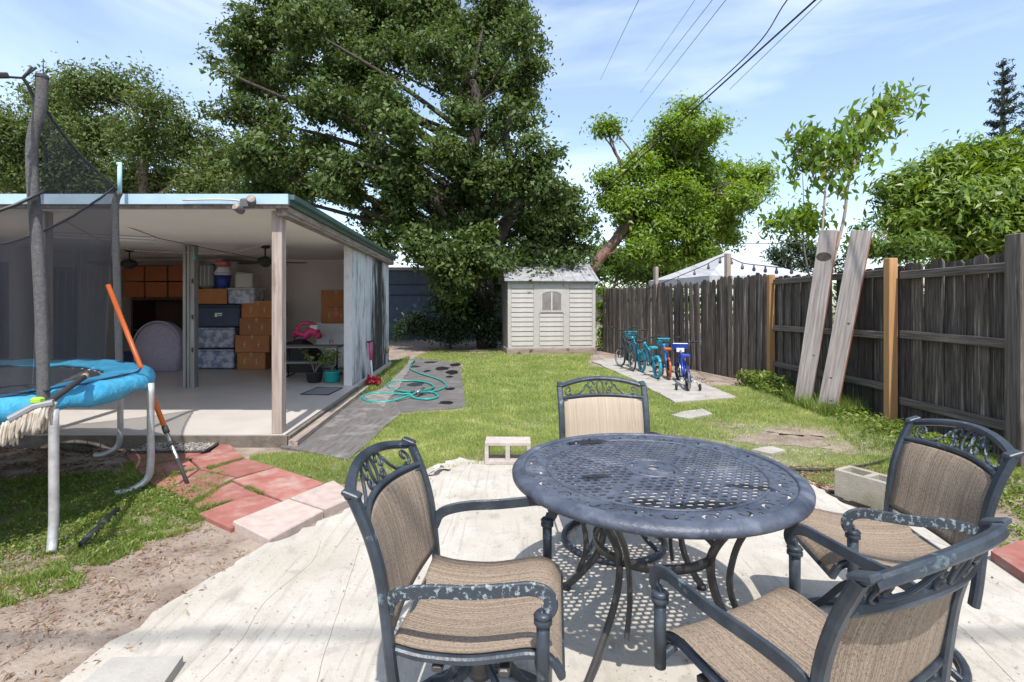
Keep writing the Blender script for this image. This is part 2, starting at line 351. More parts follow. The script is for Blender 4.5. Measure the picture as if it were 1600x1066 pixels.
M('house_blue', (.045, .07, .11), (.06, .09, .135), scale=4, rough=.7)
M('house_roof', (.22, .23, .24), (.3, .31, .32), scale=6, rough=.8)
M('tent_white', (.33, .34, .36), (.38, .39, .41), scale=2, rough=.7)
M('bark', (.03, .024, .02), (.08, .064, .052), scale=8, stretch=(3, 3, .6), rough=.95, bump=1, bscale=12)
M('bark_red', (.10, .048, .034), (.18, .10, .072), scale=6, stretch=(2, 2, .7), rough=.7, bump=.4, bscale=9)
M('bark_pale', (.25, .19, .15), (.35, .28, .23), scale=9, stretch=(3, 3, .6), rough=.8)
M('wire', (.012, .012, .013), rough=.6)
M('wire_grey', (.10, .11, .12), rough=.6)
M('rubber', (.02, .02, .021), rough=.75)
M('chrome', (.55, .55, .56), rough=.25, metal=.9)
M('bike_teal', (.012, .22, .32), (.02, .29, .38), scale=20, rough=.35)
M('bike_blue', (.015, .05, .33), rough=.3)
M('bike_dark', (.03, .05, .06), rough=.35)
M('bike_orange', (.38, .08, .025), rough=.4)
M('bike_sky', (.03, .20, .42), rough=.35)
M('bike_white', (.55, .58, .62), rough=.4)
M('green_lime', (.30, .50, .04), rough=.5)
M('litter_brown', (.20, .10, .045), (.34, .22, .12), scale=30, rough=.9)
M('red_leaf', (.30, .02, .03), (.45, .06, .06), scale=30, rough=.5)
M('bulb', (.20, .17, .12), rough=.2, spec=.6)
leafmat('leaf_oak', (.035, .064, .016), (.098, .150, .040), (.17, .22, .07), rough=.50, tr=.30, spec=.28)
leafmat('leaf_olive', (.045, .075, .020), (.125, .18, .05), (.22, .20, .09), rough=.55, tr=.3, spec=.25)
leafmat('leaf_bright', (.075, .145, .018), (.19, .30, .045), (.28, .36, .07), rough=.48, tr=.42)
leafmat('leaf_back', (.06, .12, .02), (.13, .21, .045), (.22, .29, .08), rough=.5, tr=.4)
leafmat('leaf_mango', (.05, .105, .012), (.16, .25, .03), (.30, .36, .06), rough=.45, tr=.30)
leafmat('leaf_papaya', (.07, .14, .02), (.18, .29, .05), (.36, .33, .08), rough=.4, tr=.4)
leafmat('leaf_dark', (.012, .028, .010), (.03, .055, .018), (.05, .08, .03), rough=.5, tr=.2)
leafmat('leaf_pine', (.015, .032, .018), (.028, .05, .028), (.045, .07, .04), rough=.6, tr=.1)
leafmat('grass_blade', (.10, .17, .03), (.38, .45, .14), (.62, .54, .31), rough=.5, tr=.40, spec=.3)
leafmat('grass_weed', (.08, .13, .025), (.20, .28, .06), (.36, .36, .13), rough=.5, tr=.40, spec=.3)
leafmat('litter', (.14, .07, .035), (.30, .20, .12), (.40, .32, .22), rough=.9, tr=.1, spec=.2)

def wall_stain():
    m = M('stained_wall', (.50, .51, .53), (.60, .61, .62), scale=3, rough=.9, spec=.08, bump=.12, bscale=50, col3=(.24, .25, .26), scale3=5, lo3=.52, hi3=.66, stretch3=(1, 1.5, .4))
    n = m.node_tree; L = n.links; b = n.nodes['Principled BSDF']; src = b.inputs['Base Color'].links[0].from_socket
    t = n.nodes.new('ShaderNodeTexCoord'); sx = n.nodes.new('ShaderNodeSeparateXYZ'); L.new(t.outputs['Object'], sx.inputs[0])
    def mathn(op, a, b2=None, c=None):
        q = n.nodes.new('ShaderNodeMath'); q.operation = op
        for i, v in enumerate((a, b2, c)):
            if v is None: continue
            if isinstance(v, (int, float)): q.inputs[i].default_value = v
            else: L.new(v, q.inputs[i])
        return q.outputs[0]
    nz_ = n.nodes.new('ShaderNodeTexNoise'); nz_.inputs['Scale'].default_value = 2.2; nz_.inputs['Detail'].default_value = 8
    mp_ = n.nodes.new('ShaderNodeMapping'); mp_.inputs['Scale'].default_value = (1, 2.2, .6); L.new(t.outputs['Object'], mp_.inputs[0]); L.new(mp_.outputs[0], nz_.inputs['Vector'])
    # mould band running down the wall, wider towards the ground
    dist = mathn('ABSOLUTE', mathn('SUBTRACT', sx.outputs[1], 10.15))
    wid = mathn('SUBTRACT', 1.55, mathn('MULTIPLY', sx.outputs[2], .42))
    f = mathn('SUBTRACT', 1.0, mathn('DIVIDE', dist, wid))
    f = mathn('ADD', f, mathn('MULTIPLY', mathn('SUBTRACT', nz_.outputs[0], .5), 2.2))
    low = mathn('MULTIPLY', mathn('SUBTRACT', .75, sx.outputs[2]), .7)
    f = mathn('MAXIMUM', f, mathn('ADD', low, mathn('MULTIPLY', mathn('SUBTRACT', nz_.outputs[0], .5), 2.0)))
    r = n.nodes.new('ShaderNodeMapRange'); r.inputs['From Min'].default_value = .10; r.inputs['From Max'].default_value = .60; r.inputs['To Max'].default_value = .93; L.new(f, r.inputs['Value'])
    x = n.nodes.new('ShaderNodeMix'); x.data_type = 'RGBA'; L.new(r.outputs[0], x.inputs['Factor']); L.new(src, x.inputs['A']); x.inputs['B'].default_value = (.022, .018, .017, 1)
    L.new(x.outputs['Result'], b.inputs['Base Color'])
wall_stain()
def net_material():
    m = bpy.data.materials.new('net'); m.use_nodes = True; n = m.node_tree; L = n.links; b = n.nodes['Principled BSDF']
    b.inputs['Base Color'].default_value = (.018, .019, .026, 1); b.inputs['Roughness'].default_value = .8
    b.inputs['Alpha'].default_value = .56; MATS['net'] = m
net_material()
def table_wet():          # water lying on the table top: a darker, glossier film with shapes of its own
    m = MATS['metal_table']; n = m.node_tree; L = n.links; b = n.nodes['Principled BSDF']; src = b.inputs['Base Color'].links[0].from_socket
    t = n.nodes.new('ShaderNodeTexCoord')
    nz_ = n.nodes.new('ShaderNodeTexNoise'); nz_.inputs['Scale'].default_value = 14; nz_.inputs['Detail'].default_value = 5; L.new(t.outputs['Object'], nz_.inputs['Vector'])
    acc = None
    for (x, y, rx, ry, a) in ((.02, -.40, .135, .040, 0.02), (-.16, -.345, .05, .035, 0), (.28, -.25, .085, .03, -.45), (-.17, .42, .10, .05, .2), (-.27, -.08, .06, .03, .2)):
        mp_ = n.nodes.new('ShaderNodeMapping'); mp_.vector_type = 'TEXTURE'; mp_.inputs['Location'].default_value = (x, y, 0); mp_.inputs['Rotation'].default_value = (0, 0, a); mp_.inputs['Scale'].default_value = (rx, ry, 1)
        L.new(t.outputs['Object'], mp_.inputs[0]); ln = n.nodes.new('ShaderNodeVectorMath'); ln.operation = 'MULTIPLY'; ln.inputs[1].default_value = (1, 1, 0); L.new(mp_.outputs[0], ln.inputs[0])
        l2 = n.nodes.new('ShaderNodeVectorMath'); l2.operation = 'LENGTH'; L.new(ln.outputs[0], l2.inputs[0])
        if acc is None: acc = l2.outputs['Value']
        else:
            q = n.nodes.new('ShaderNodeMath'); q.operation = 'MINIMUM'; L.new(acc, q.inputs[0]); L.new(l2.outputs['Value'], q.inputs[1]); acc = q.outputs[0]
    ad = n.nodes.new('ShaderNodeMath'); ad.operation = 'MULTIPLY_ADD'; L.new(nz_.outputs[0], ad.inputs[0]); ad.inputs[1].default_value = 1.1; L.new(acc, ad.inputs[2])
    r = n.nodes.new('ShaderNodeMapRange'); r.inputs['From Min'].default_value = 1.42; r.inputs['From Max'].default_value = 1.68; r.inputs['To Min'].default_value = 1; r.inputs['To Max'].default_value = 0; L.new(ad.outputs[0], r.inputs['Value'])
    x = n.nodes.new('ShaderNodeMix'); x.data_type = 'RGBA'; L.new(r.outputs[0], x.inputs['Factor']); L.new(src, x.inputs['A']); x.inputs['B'].default_value = (.012, .013, .018, 1); L.new(x.outputs['Result'], b.inputs['Base Color'])
table_wet()

def patio_extra():
    m = MATS['patio']; n = m.node_tree; L = n.links; b = n.nodes['Principled BSDF']; src = b.inputs['Base Color'].links[0].from_socket
    t = n.nodes.new('ShaderNodeTexCoord')
    for (sc_, lo, hi, col, st, amt, rot) in ((1.4, .50, .68, (.36, .31, .245), (1, 1, 1), .45, 0), (60, .63, .72, (.12, .09, .06), (1, 1, 1), .7, 0), (2.2, .61, .66, (.17, .145, .115), (14, .45, 1), .22, .12), (9, .57, .72, (.24, .22, .19), (1, 1, 1), .55, 0)):
        mp_ = n.nodes.new('ShaderNodeMapping'); mp_.inputs['Scale'].default_value = st; mp_.inputs['Rotation'].default_value = (0, 0, rot); mp_.inputs['Location'].default_value = (sc_, 3, 0)
        q = n.nodes.new('ShaderNodeTexNoise'); q.inputs['Scale'].default_value = sc_; q.inputs['Detail'].default_value = 7; q.inputs['Distortion'].default_value = .4
        L.new(t.outputs['Object'], mp_.inputs[0]); L.new(mp_.outputs[0], q.inputs['Vector'])
        r_ = n.nodes.new('ShaderNodeMapRange'); r_.inputs['From Min'].default_value = lo; r_.inputs['From Max'].default_value = hi; r_.inputs['To Max'].default_value = amt; L.new(q.outputs[0], r_.inputs['Value'])
        x = n.nodes.new('ShaderNodeMix'); x.data_type = 'RGBA'; L.new(r_.outputs[0], x.inputs['Factor']); L.new(src, x.inputs['A']); x.inputs['B'].default_value = lin(col); src = x.outputs['Result']
    L.new(src, b.inputs['Base Color'])
patio_extra()
# ------------------------------------------------------------------ the ground
sheet('ground', [(-900, -900), (900, -900), (900, 900), (-900, 900)], 0, MATS['dirt'])
# lawn soil showing between the blades
lawn = [at(600, 668), at(545, 700), at(455, 722), at(400, 705), at(360, 690), at(372, 686), at(430, 700)][:0]
lawn = [(-.90, 4.25), (-.5, 4.75), (.5, 4.75), (1.2, 4.5), (2.2, 4.3), (3.2, 4.6), (4.35, 4.6), (4.35, 8.6), (3.25, 8.6), (1.8, 11.6), (2.3, 15.5), (-2.4, 15.8), (-2.55, 11.9), (-1.15, 11.9), (-.65, 7.0), (-1.6, 6.6), (-1.45, 5.0), (-1.75, 4.75)]
sheet('lawn', ragged(lawn, .10, .2, 3), .004, MATS['lawn_soil'])
patio = [(-1.40, -1.0), (-1.44, 1.95), (-1.40, 2.2), (-1.50, 2.5), (-1.42, 2.86), (-1.28, 3.06), (-1.08, 3.45), (-1.00, 3.62), (-.98, 3.86), (-.80, 3.98), (-.74, 4.2), (-.47, 4.56), (-.10, 4.36), (.6, 4.48), (1.4, 4.3), (2.2, 4.02), (2.28, 3.85), (2.30, 3.35), (2.62, 3.05), (2.75, 2.6), (2.9, -1.0)]
sheet('patio', ragged(patio, .026, .05, 5), .035, MATS['patio'], thick=.06)
sheet('patio_skirt', ragged([(-1.65, 1.0), (-1.66, 2.0), (-1.55, 2.5), (-1.42, 2.9), (-1.1, 3.3), (-1, 1.0)], .03, .09, 8), .012, MATS['patio'], thick=.03)
cr = MB()
for (pth, w_) in (([(-.62, 1.2), (-.66, 1.6), (-.74, 2.05), (-.80, 2.5), (-.86, 2.9)], .0035), ([(-1.15, 1.7), (-1.10, 2.05), (-1.13, 2.35), (-1.06, 2.7), (-1.10, 2.95)], .0028), ([(-.40, 2.9), (-.38, 3.3), (-.45, 3.7), (-.40, 4.2)], .003), ([(1.75, 1.6), (1.9, 2.2), (1.98, 2.8), (2.06, 3.5)], .003), ([(2.2, 3.3), (2.45, 2.9), (2.68, 2.55)], .004)):
    P = catmull([(x, y, .0358) for x, y in pth], 8); P = [p+Vector((rnd.uniform(-.002, .002), 0, 0)) for p in P]; cr.band(P, w_*.5, .0008, up=(0, 0, 1))
tag(cr.build('patio_cracks', MATS['slab_edge']), kind='stuff')
# bike strip of concrete
strip = [at(925, 566), at(1000, 600), at(1055, 632), at(1151, 624), at(1078, 592), at(1000, 572), at(972, 561)]
so_ = sheet('concrete_strip', ragged([(p.x, p.y) for p in strip], .025, .25, 2), .03, MATS['concrete'], thick=.05)
# two dark roofing-paper mats by the porch
m1 = [at(438, 702), at(545, 722), at(598, 672), at(628, 648), at(612, 622), at(560, 618), at(505, 655)]
sheet('roofing_mat', ragged([(p.x, p.y) for p in m1], .02, .2, 4), .022, MATS['tar_mat'], thick=.03)
m2 = [at(590, 612), at(626, 646), at(728, 638), at(719, 568), at(655, 561), at(612, 563)]
sheet('roofing_mat', ragged([(p.x, p.y) for p in m2], .02, .2, 6), .012, MATS['tar_flat'], thick=.02)
m3 = [at(566, 622), at(600, 640), at(628, 600), at(648, 565), at(628, 563), at(605, 585)]
sheet('gravel_strip', ragged([(p.x, p.y) for p in m3], .03, .15, 7), .026, MATS['grey_stone'], thick=.01)
pud = MB()
for (px, py, rx, ry) in ((690, 577, 12, 3.2), (706, 583, 10, 3.5), (712, 571, 9, 2.6), (650, 602, 12, 4), (703, 609, 8, 2.3), (697, 631, 11, 3), (702, 590, 6, 1.6), (640, 574, 16, 2.2), (672, 567, 12, 1.6), (667, 581, 6, 2)):
    p = at(px, py); RX = rx/F*p.y; RY = ry*p.y*p.y/(F*CAMH); n_ = 14
    poly = [(p.x+RX*math.cos(2*math.pi*k/n_)*rnd.uniform(.7, 1.15), p.y+RY*math.sin(2*math.pi*k/n_)*rnd.uniform(.7, 1.15)) for k in range(n_)]
    pud.prism(poly, .010, .0165)
tag(pud.build('tar_spots', MATS['puddle']), kind='stuff')

def patch(cx, cy, rx, ry, seed, name='bare_patch', z=.0075, mat='dirt'):
    q = random.Random(seed); n_ = 26; return sheet(name, [(cx+rx*math.cos(2*math.pi*k/n_)*q.uniform(.6, 1.1), cy+ry*math.sin(2*math.pi*k/n_)*q.uniform(.6, 1.1)) for k in range(n_)], z, MATS[mat])
for i, (cx, cy, rx, ry) in enumerate(((-1.5, 14.7, 1.0, .3), (2.75, 5.25, .55, .32), (3.15, 5.6, .4, .28), (2.5, 5.9, .28, .14), (3.3, 4.9, .35, .25), (2.0, 4.55, .4, .12), (-1.2, 15.2, .9, .35), (-2.0, 14.7, .3, .2))): patch(cx, cy, rx, ry, 90+i)
# stepping slab pieces on the lawn
for (pl, lab, sd_) in (([(1048, 652), (1078, 658), (1113, 650), (1098, 642), (1075, 645)], 'small broken concrete slab sunk in the lawn before the bicycles', 1),
                 ([(1175, 707), (1205, 714), (1228, 708), (1205, 702)], 'flat pale stone lying in the grass behind the table', 2)):
    q = [at(*p) for p in pl]; o = sheet('stepping_stone', ragged([(p.x, p.y) for p in q], .02, .12, sd_), .03, MATS['concrete'], kind=None, thick=.05)
    tag(o, lab, 'stepping stone')

# ------------------------------------------------------------------ red and pink pavers, each a thing of its own
def c6(x, y): return at(180+x/3.81, 660+y/3.81, .045)
pv = [([(695, 600), (915, 708), (1243, 530), (1035, 462)], 'paver_pink', 'pale pink concrete paver nearest the camera at the end of the red path', .055),
      ([(1040, 458), (1249, 528), (1440, 446), (1300, 352)], 'paver_pink', 'pale pink concrete paver behind the other pink one, beside the left chair', .055),
      ([(497, 530), (690, 618), (1000, 464), (868, 418), (740, 440)], 'paver_red', 'red paver touching the front pink paver on its left', .03),
      ([(455, 462), (497, 505), (735, 442), (862, 414), (690, 338)], 'paver_red', 'red paver with a grassy joint on both long sides', .03),
      ([(696, 333), (1004, 460), (1245, 350), (957, 257)], 'paver_red', 'large red paver at the lawn edge behind the pink pavers', .034),
      ([(328, 388), (425, 440), (452, 458), (688, 330), (720, 316), (500, 268)], 'paver_red', 'red paver at the tip of the orange pole', .03),
      ([(505, 264), (722, 313), (950, 254), (780, 203)], 'paver_red', 'red paver along the lawn, middle of the path', .03),
      ([(432, 196), (508, 262), (776, 200), (712, 150), (560, 170)], 'paver_red', 'red paver in front of the doormat with a white mark', .03),
      ([(568, 164), (712, 147), (655, 105), (640, 112)], 'paver_red', 'small red paver wedge at the right end of the doormat', .03),
      ([(68, 176), (120, 258), (428, 200), (520, 172)], 'paver_red', 'shaded red paver directly in front of the doormat', .03),
      ([(125, 263), (210, 350), (320, 385), (500, 266), (430, 205)], 'paver_red', 'shaded red paver under the trampoline leg', .03)]
for (pl, mt, lab, h) in pv:
    q = [c6(*p) for p in pl]; poly = [(p.x, p.y) for p in q]; cx = sum(p[0] for p in poly)/len(poly); cy = sum(p[1] for p in poly)/len(poly)
    poly = [(cx+(p[0]-cx)*.985, cy+(p[1]-cy)*.985) for p in poly]
    b = MB(); n_ = len(poly); ins = [(cx+(p[0]-cx)*.97, cy+(p[1]-cy)*.97) for p in poly]
    vs = [(p[0], p[1], -.02) for p in poly]+[(p[0], p[1], h-.008) for p in poly]+[(p[0], p[1], h) for p in ins]
    ar = sum(poly[i][0]*poly[(i+1) % n_][1]-poly[(i+1) % n_][0]*poly[i][1] for i in range(n_))
    fs = [tuple(range(2*n_, 3*n_))]+[(k*n_+i, k*n_+(i+1) % n_, (k+1)*n_+(i+1) % n_, (k+1)*n_+i) for i in range(n_) for k in (0, 1)]
    if ar < 0: fs = [f[::-1] for f in fs]
    b.add([(v[0]-cx, v[1]-cy, v[2]) for v in vs], fs)
    o = b.build('paver', MATS[mt], loc=(cx, cy, rnd.uniform(0, .004))); o.rotation_euler = (R(rnd.uniform(-.5, .5)), R(rnd.uniform(-.5, .5)), 0)
    tag(o, lab, 'paver', 'pavers of the path to the porch')
# red paver at the right edge of the patio
q = [at(1548, 868, .06), at(1640, 930, .06), at(1700, 880, .06), at(1605, 848, .06)]
o = MB().prism([(p.x, p.y) for p in q], .036, .085).build('paver', MATS['paver_red']); tag(o, 'lone red paver lying on the right edge of the patio', 'paver')
q = [at(160, 1068, .05), at(262, 1068, .05), at(275, 1036, .05), at(245, 1034, .05), at(178, 1040, .05)]
q = [Vector((-1.52, 1.5, 0)), Vector((-1.18, 1.55, 0)), Vector((-1.24, 1.93, 0)), Vector((-1.50, 1.92, 0))]
o = MB().prism([(p.x, p.y) for p in q], .015, .075).build('paving_block', MATS['concrete']); tag(o, 'broken white concrete block at the near left corner of the patio', 'concrete block')

# cinder blocks, hollow
def cinder(name, loc, rz, mat, lab, up=False):
    Lx, D, H = .39, .19, .19; b = MB(); t = .032
    r = empty(name, loc, rz, lab, 'cinder block')
    shell = MB()
    shell.box((0, 0, t/2), (Lx, D, t), bev=.004).box((0, 0, H-t/2), (Lx, D, t), bev=.004)
    for x in (-Lx/2+t/2, 0, Lx/2-t/2): shell.box((x, 0, H/2), (t if x else t*1.15, D-.004, H-2*t+.004))
    if up: shell.v = [(x, z-H/2, D/2-y) for x, y, z in shell.v]
    shell.build('shell', mat, r)
    return r
p = at(794, 733); cinder('cinder_block', (-.035, 4.44, .035), R(-1), MATS['block_pink'], 'pinkish hollow cinder block on its side at the lawn edge of the patio')
r = cinder('cinder_block', (2.47, 3.52, .035), R(-62), MATS['block_moss'], 'mossy cinder block standing behind the right-hand chair', True)

# ------------------------------------------------------------------ the open porch
def sk(x, Y): return x-.07*(Y-5)
porch = empty('porch_building', (-2.3, 5.0, 0), 0, 'open white flat roofed porch building with light blue fascia and storage inside', 'porch')
def pp(name, mb, mat, label=None, kind=None):
    o = mb.build(name, MATS[mat]); o.parent = porch; o.matrix_parent_inverse = Matrix.Translation((2.3, -5.0, 0)); 
    if label: o['label'] = label
    if kind: o['kind'] = kind
    return o
XL = -10.5
def quadpoly(x0, x1, y0, y1): return [(sk(x0, y0), y0), (sk(x1, y0), y0), (sk(x1, y1), y1), (sk(x0, y1), y1)]
b = MB(); b.prism(quadpoly(XL, -2.22, 5.02, 11.3), .015, .12); pp('floor', b, 'porch_floor')
b = MB(); b.prism(quadpoly(XL, -2.19, 4.985, 5.016), -.02, .112); b.prism(quadpoly(-2.215, -2.18, 5.02, 8.0), -.02, .105); pp('floor_edging', b, 'slab_edge')
b = MB(); b.add([(sk(-2.215, 4.9), 4.9, .10), (sk(-2.11, 4.9), 4.9, .10), (sk(-2.11, 8.2), 8.2, .10), (sk(-2.215, 8.2), 8.2, .10)], [])
b.prism(quadpoly(-2.17, -2.08, 4.96, 8.3), -.02, .075); pp('edge_board', b, 'beam_brown', 'weathered timber edging along the porch slab')
WY0, WY1 = 8.05, 11.3
b = MB(); b.prism(quadpoly(-2.42, -2.28, WY0, WY1), .121, 2.36); pp('side_wall', b, 'stained_wall', 'pale side wall with a black mould stain')
b = MB(); b.prism(quadpoly(-2.424, -2.30, 8.025, 8.047), .121, 2.33); pp('wall_end', b, 'wall_pilaster', 'white painted end of the side wall')
b = MB(); b.prism(quadpoly(XL, -2.43, 11.15, WY1), .121, 2.36); pp('back_wall', b, 'wall_white')
b = MB(); b.prism([(-8.0, 5.6), (-7.88, 5.6), (-8.2, 11.14), (-8.32, 11.14)], .121, 2.36); pp('left_wall', b, 'wall_white')
# ceiling and roof
b = MB(); y0, y1 = 4.98, 11.35
vs = []
for (Y, z) in ((4.98, 2.315), (11.35, 2.375)):
    for x in (XL, -2.30): vs.append((sk(x, Y), Y, z))
    for x in (XL, -2.30): vs.append((sk(x, Y), Y, 2.40))
b.add(vs, [(0, 4, 5, 1), (2, 3, 7, 6), (0, 1, 3, 2), (1, 5, 7, 3), (4, 6, 7, 5), (0, 2, 6, 4)]); pp('ceiling', b, 'ceiling_white')
b = MB(); b.prism(quadpoly(XL, -2.18, 4.93, 11.42), 2.405, 2.432); pp('roof', b, 'house_roof')
b = MB(); b.prism(quadpoly(XL, -2.15, 4.895, 4.928), 2.355, 2.452); pp('fascia', b, 'fascia', 'light blue metal fascia along the front of the roof')
b = MB(); b.prism(quadpoly(XL, -2.17, 4.93, 4.972), 2.325, 2.40); pp('front_beam', b, 'beam_brown')
b = MB(); b.prism(quadpoly(-2.178, -2.148, 4.93, 11.44), 2.36, 2.456); b.prism(quadpoly(-2.147, -2.10, 4.93, 11.44), 2.405, 2.452); pp('side_fascia', b, 'fascia_side', 'dark green metal trim along the side of the roof')
b = MB(); b.prism(quadpoly(-2.29, -2.19, 4.98, 11.40), 2.26, 2.402); b.prism(quadpoly(-2.188, -2.18, 4.98, 11.40), 2.29, 2.35); pp('side_beam', b, 'beam_brown', 'weathered brown beam under the roof edge')
# posts
for (px, lab) in ((438, 'weathered wooden porch post with knots and a wire round its top'), (73, 'wooden porch post seen through the trampoline net')):
    x = (px-800)/F*5.12; b = MB(); b.box((x, 5.09, 1.22), (.102, .102, 2.2), bev=.006)
    o = pp('post', b, 'post_wood', lab)
    if px == 438:
        k = MB()
        for (dx, z, rr) in ((.006, 1.57, .014), (-.008, 1.27, .012), (.012, 1.52, .008), (.0, .62, .013), (-.012, 1.86, .012), (.014, .95, .009), (.0, 2.02, .008)): k.lathe([(0, .0012), (rr*.5, .0015), (rr, 0)], (x+dx, 5.0385, z), 10, Matrix.Rotation(R(90), 3, 'X'))
        ko = k.build('knot', MATS['dark_knot']); ko.parent = o; ko.matrix_parent_inverse = o.matrix_parent_inverse.copy()
        k = MB(); 
        for dz in (0, .04): k.band([(x-.053, 5.037, 2.03+dz), (x+.053, 5.037, 2.04-dz*.2), (x+.053, 5.143, 2.05), (x-.053, 5.143, 2.03)], .004, .004, closed=True, up=(0, 0, 1))
        ko = k.build('wire_tie', MATS['wire']); ko.parent = o; ko.matrix_parent_inverse = o.matrix_parent_inverse.copy()
# green-grey folded track post
b = MB(); 
for i, (dx, w_) in enumerate(((0, .045), (.05, .04), (.10, .07))): b.box((-4.98+dx, 7.8+.03*i, 1.21), (w_, .05+.03*i, 2.18), bev=.004)
pp('track_post', b, 'track_green', 'grey green folded shutter track standing mid floor')
b = MB()
for z in (.7, 1.2, 1.75): b.box((-4.87, 7.80, z), (.02, .02, .07), bev=.003)
pp('latch', b, 'black')
# sliding doors of the left wall
for (ya, yb) in ((6.3, 8.15), (8.80, 9.52)):
    xa, xb = -7.88-(ya-5.6)*.0578, -7.88-(yb-5.6)*.0578
    b = MB(); b.prism([(xa+.003, ya), (xa+.02, ya), (xb+.02, yb), (xb+.003, yb)], .14, 2.06); o = pp('door', b, 'glass_dark', 'dark glass sliding door')
    b = MB()
    for (p0, p1) in (((xa+.03, ya, .14), (xa+.03, ya, 2.08)), ((xb+.03, yb, .14), (xb+.03, yb, 2.08)), ((xa+.03, ya, 2.07), (xb+.03, yb, 2.07)), (((xa+xb)/2+.03, (ya+yb)/2, .14), ((xa+xb)/2+.03, (ya+yb)/2, 2.06))): b.band([p0, p1], .05, .04)
    f = b.build('frame', MATS['door_frame']); f.parent = o; f.matrix_parent_inverse = o.matrix_parent_inverse.copy()

# ceiling fans
def fan(loc, rz, lab):
    r = empty('ceiling_fan', loc, rz, lab, 'ceiling fan', 'dark ceiling fans under the porch roof')
    b = MB(); b.lathe([(0, 0), (.07, 0), (.075, -.02), (.05, -.045), (0, -.05)], seg=20); b.tube([(0, 0, -.03), (0, 0, -.2)], .013); b.build('downrod', MATS['black_rough'], r)
    b = MB(); b.lathe([(0, -.17), (.04, -.18), (.10, -.205), (.125, -.24), (.12, -.28), (.07, -.315), (.05, -.34), (0, -.35)], seg=24); b.build('motor', MATS['black_rough'], r)
    bl = None
    for k in range(5):
        a = 2*math.pi*k/5
        b = MB(); pr = [(.09, .018), (.17, .03), (.24, .062), (.45, .075), (.58, .062), (.64, .03), (.65, 0)]
        po = pr+[(x, -y) for x, y in pr[::-1][1:]]
        if bl is None:
            b.prism(po, -.004, .004); bl = b.build('blade', MATS['black_rough'], r); bl.location = (0, 0, -.27); bl.rotation_euler = (R(9), 0, a)
        else: piece(bl, r, (0, 0, -.27), (R(9), 0, a))
    return r
fan((-4.00, 8.3, 2.345), .2, 'dark ceiling fan with large blades partly behind the wooden post')
fan((-6.65, 8.9, 2.35), .55, 'dark ceiling fan to the left of the green track post')
# tube light
r = empty('tube_light', (-5.1, 6.6, 2.31), 0, 'white fluorescent tube light on the porch ceiling', 'light')
P0, P1 = Vector((-1.05, -.1, 0)), Vector((.12, .55, 0))
MB().band([P0, P1], .07, .03, up=(0, 0, 1)).build('housing', MATS['white_plastic'], r)
MB().tube([P0-Vector((0, 0, .035)), P1-Vector((0, 0, .035))], .018).build('tube', MATS['white_plastic'], r)
# clothes line / cable strung under the roof with a small green hook
pl = [atY(100, 345, 5.6), atY(190, 388, 6.5), atY(290, 395, 7.75), atY(350, 396, 7.8), atY(384, 390, 7.4), atY(440, 375, 5.3)]
o = MB().tube(catmull(pl, 5), .006, 5).build('twisted_line', MATS['rope_white']); tag(o, 'thin pale twisted line strung under the porch ceiling', 'clothes line')
r = empty('line_peg', atY(304, 398, 7.75), 0, 'small green peg hanging from the line beside the track post', 'peg')
MB().box((0, 0, -.02), (.02, .015, .05), bev=.004).box((0, 0, -.06), (.045, .02, .035), bev=.006).build('clip', MATS['teal_pot'], r)
o = MB().tube([atY(188, 350, 6), atY(250, 373, 7), atY(420, 408, 8.2)], .005, 5).build('ceiling_cable', MATS['wire']); tag(o, 'black cable hanging along the ceiling towards the fan', 'cable')
# security light on the fascia
r = empty('security_light', atY(385, 318, 4.88), 0, 'grey twin head security light on the corner of the blue fascia', 'security light')
MB().box((0, -.01, .0), (.10, .05, .09), bev=.012).build('housing', MATS['door_frame'], r)
for (dx, dz, c_, ax) in ((.075, .01, 'off_white', 90), (-.045, -.06, 'grey_plastic', 70)):
    h = MB().lathe([(0, -.05), (.03, -.05), (.038, -.03), (.042, .04), (.036, .045), (0, .04)], (0, 0, 0), 16).build('lamp_head', MATS['door_frame'], r)
    h.location = (dx, -.05, dz); h.rotation_euler = (R(60), R(40 if dx > 0 else -30), 0)
    MB().lathe([(0, .047), (.035, .0465)], (0, 0, 0), 16).build('lens', MATS['beam_brown'], h)
MB().tube(catmull([(-.6, -.01, .03), (-.3, -.012, .035), (-.12, -.012, .03), (-.05, -.01, .02)], 4), .008, 6).build('conduit', MATS['off_white'], r)

# stored things ------------------------------------------------
BG = 'cardboard boxes stored under the porch'
def carton(c, d, mat, lab, rz=0, z=.121, tape=True, prints=False, g=BG):
    r = empty('cardboard_box', (c[0], c[1], z), rz, lab, 'box', g)
    MB().box((0, 0, d[2]/2), d, bev=.006).build('carton', MATS[mat], r)
    if tape:
        MB().box((0, 0, d[2]+.0008), (.05, d[1]*.98, .0015)).box((0, -d[1]/2-.0008, d[2]-.04), (.05, .0015, .08)).build('tape', MATS['tape'], r)
        b = MB(); b.box((0, -d[1]/2-.0015, d[2]*.82), (d[0]*.97, .002, .004)); b.build('flap_edge', MATS['cardboard_dark'], r)
    if prints:
        b = MB()
        for k, sx in enumerate((-.22, .18)):
            for j in range(3): b.box((sx*d[0]+rnd.uniform(-.01, .01), -d[1]/2-.001, d[2]*(.35+.12*j)), (.03*(1 if j % 2 else .6), .0015, .018))
        b.build('print', MATS['off_white'], r)
    return r
def boxpx(x0, x1, yt, yb, Y):       # extent in the photograph -> width, height, centre
    a = atY(x0, yb, Y); c = atY(x1, yt, Y); return (a.x+c.x)/2, c.x-a.x, a.z, c.z-a.z
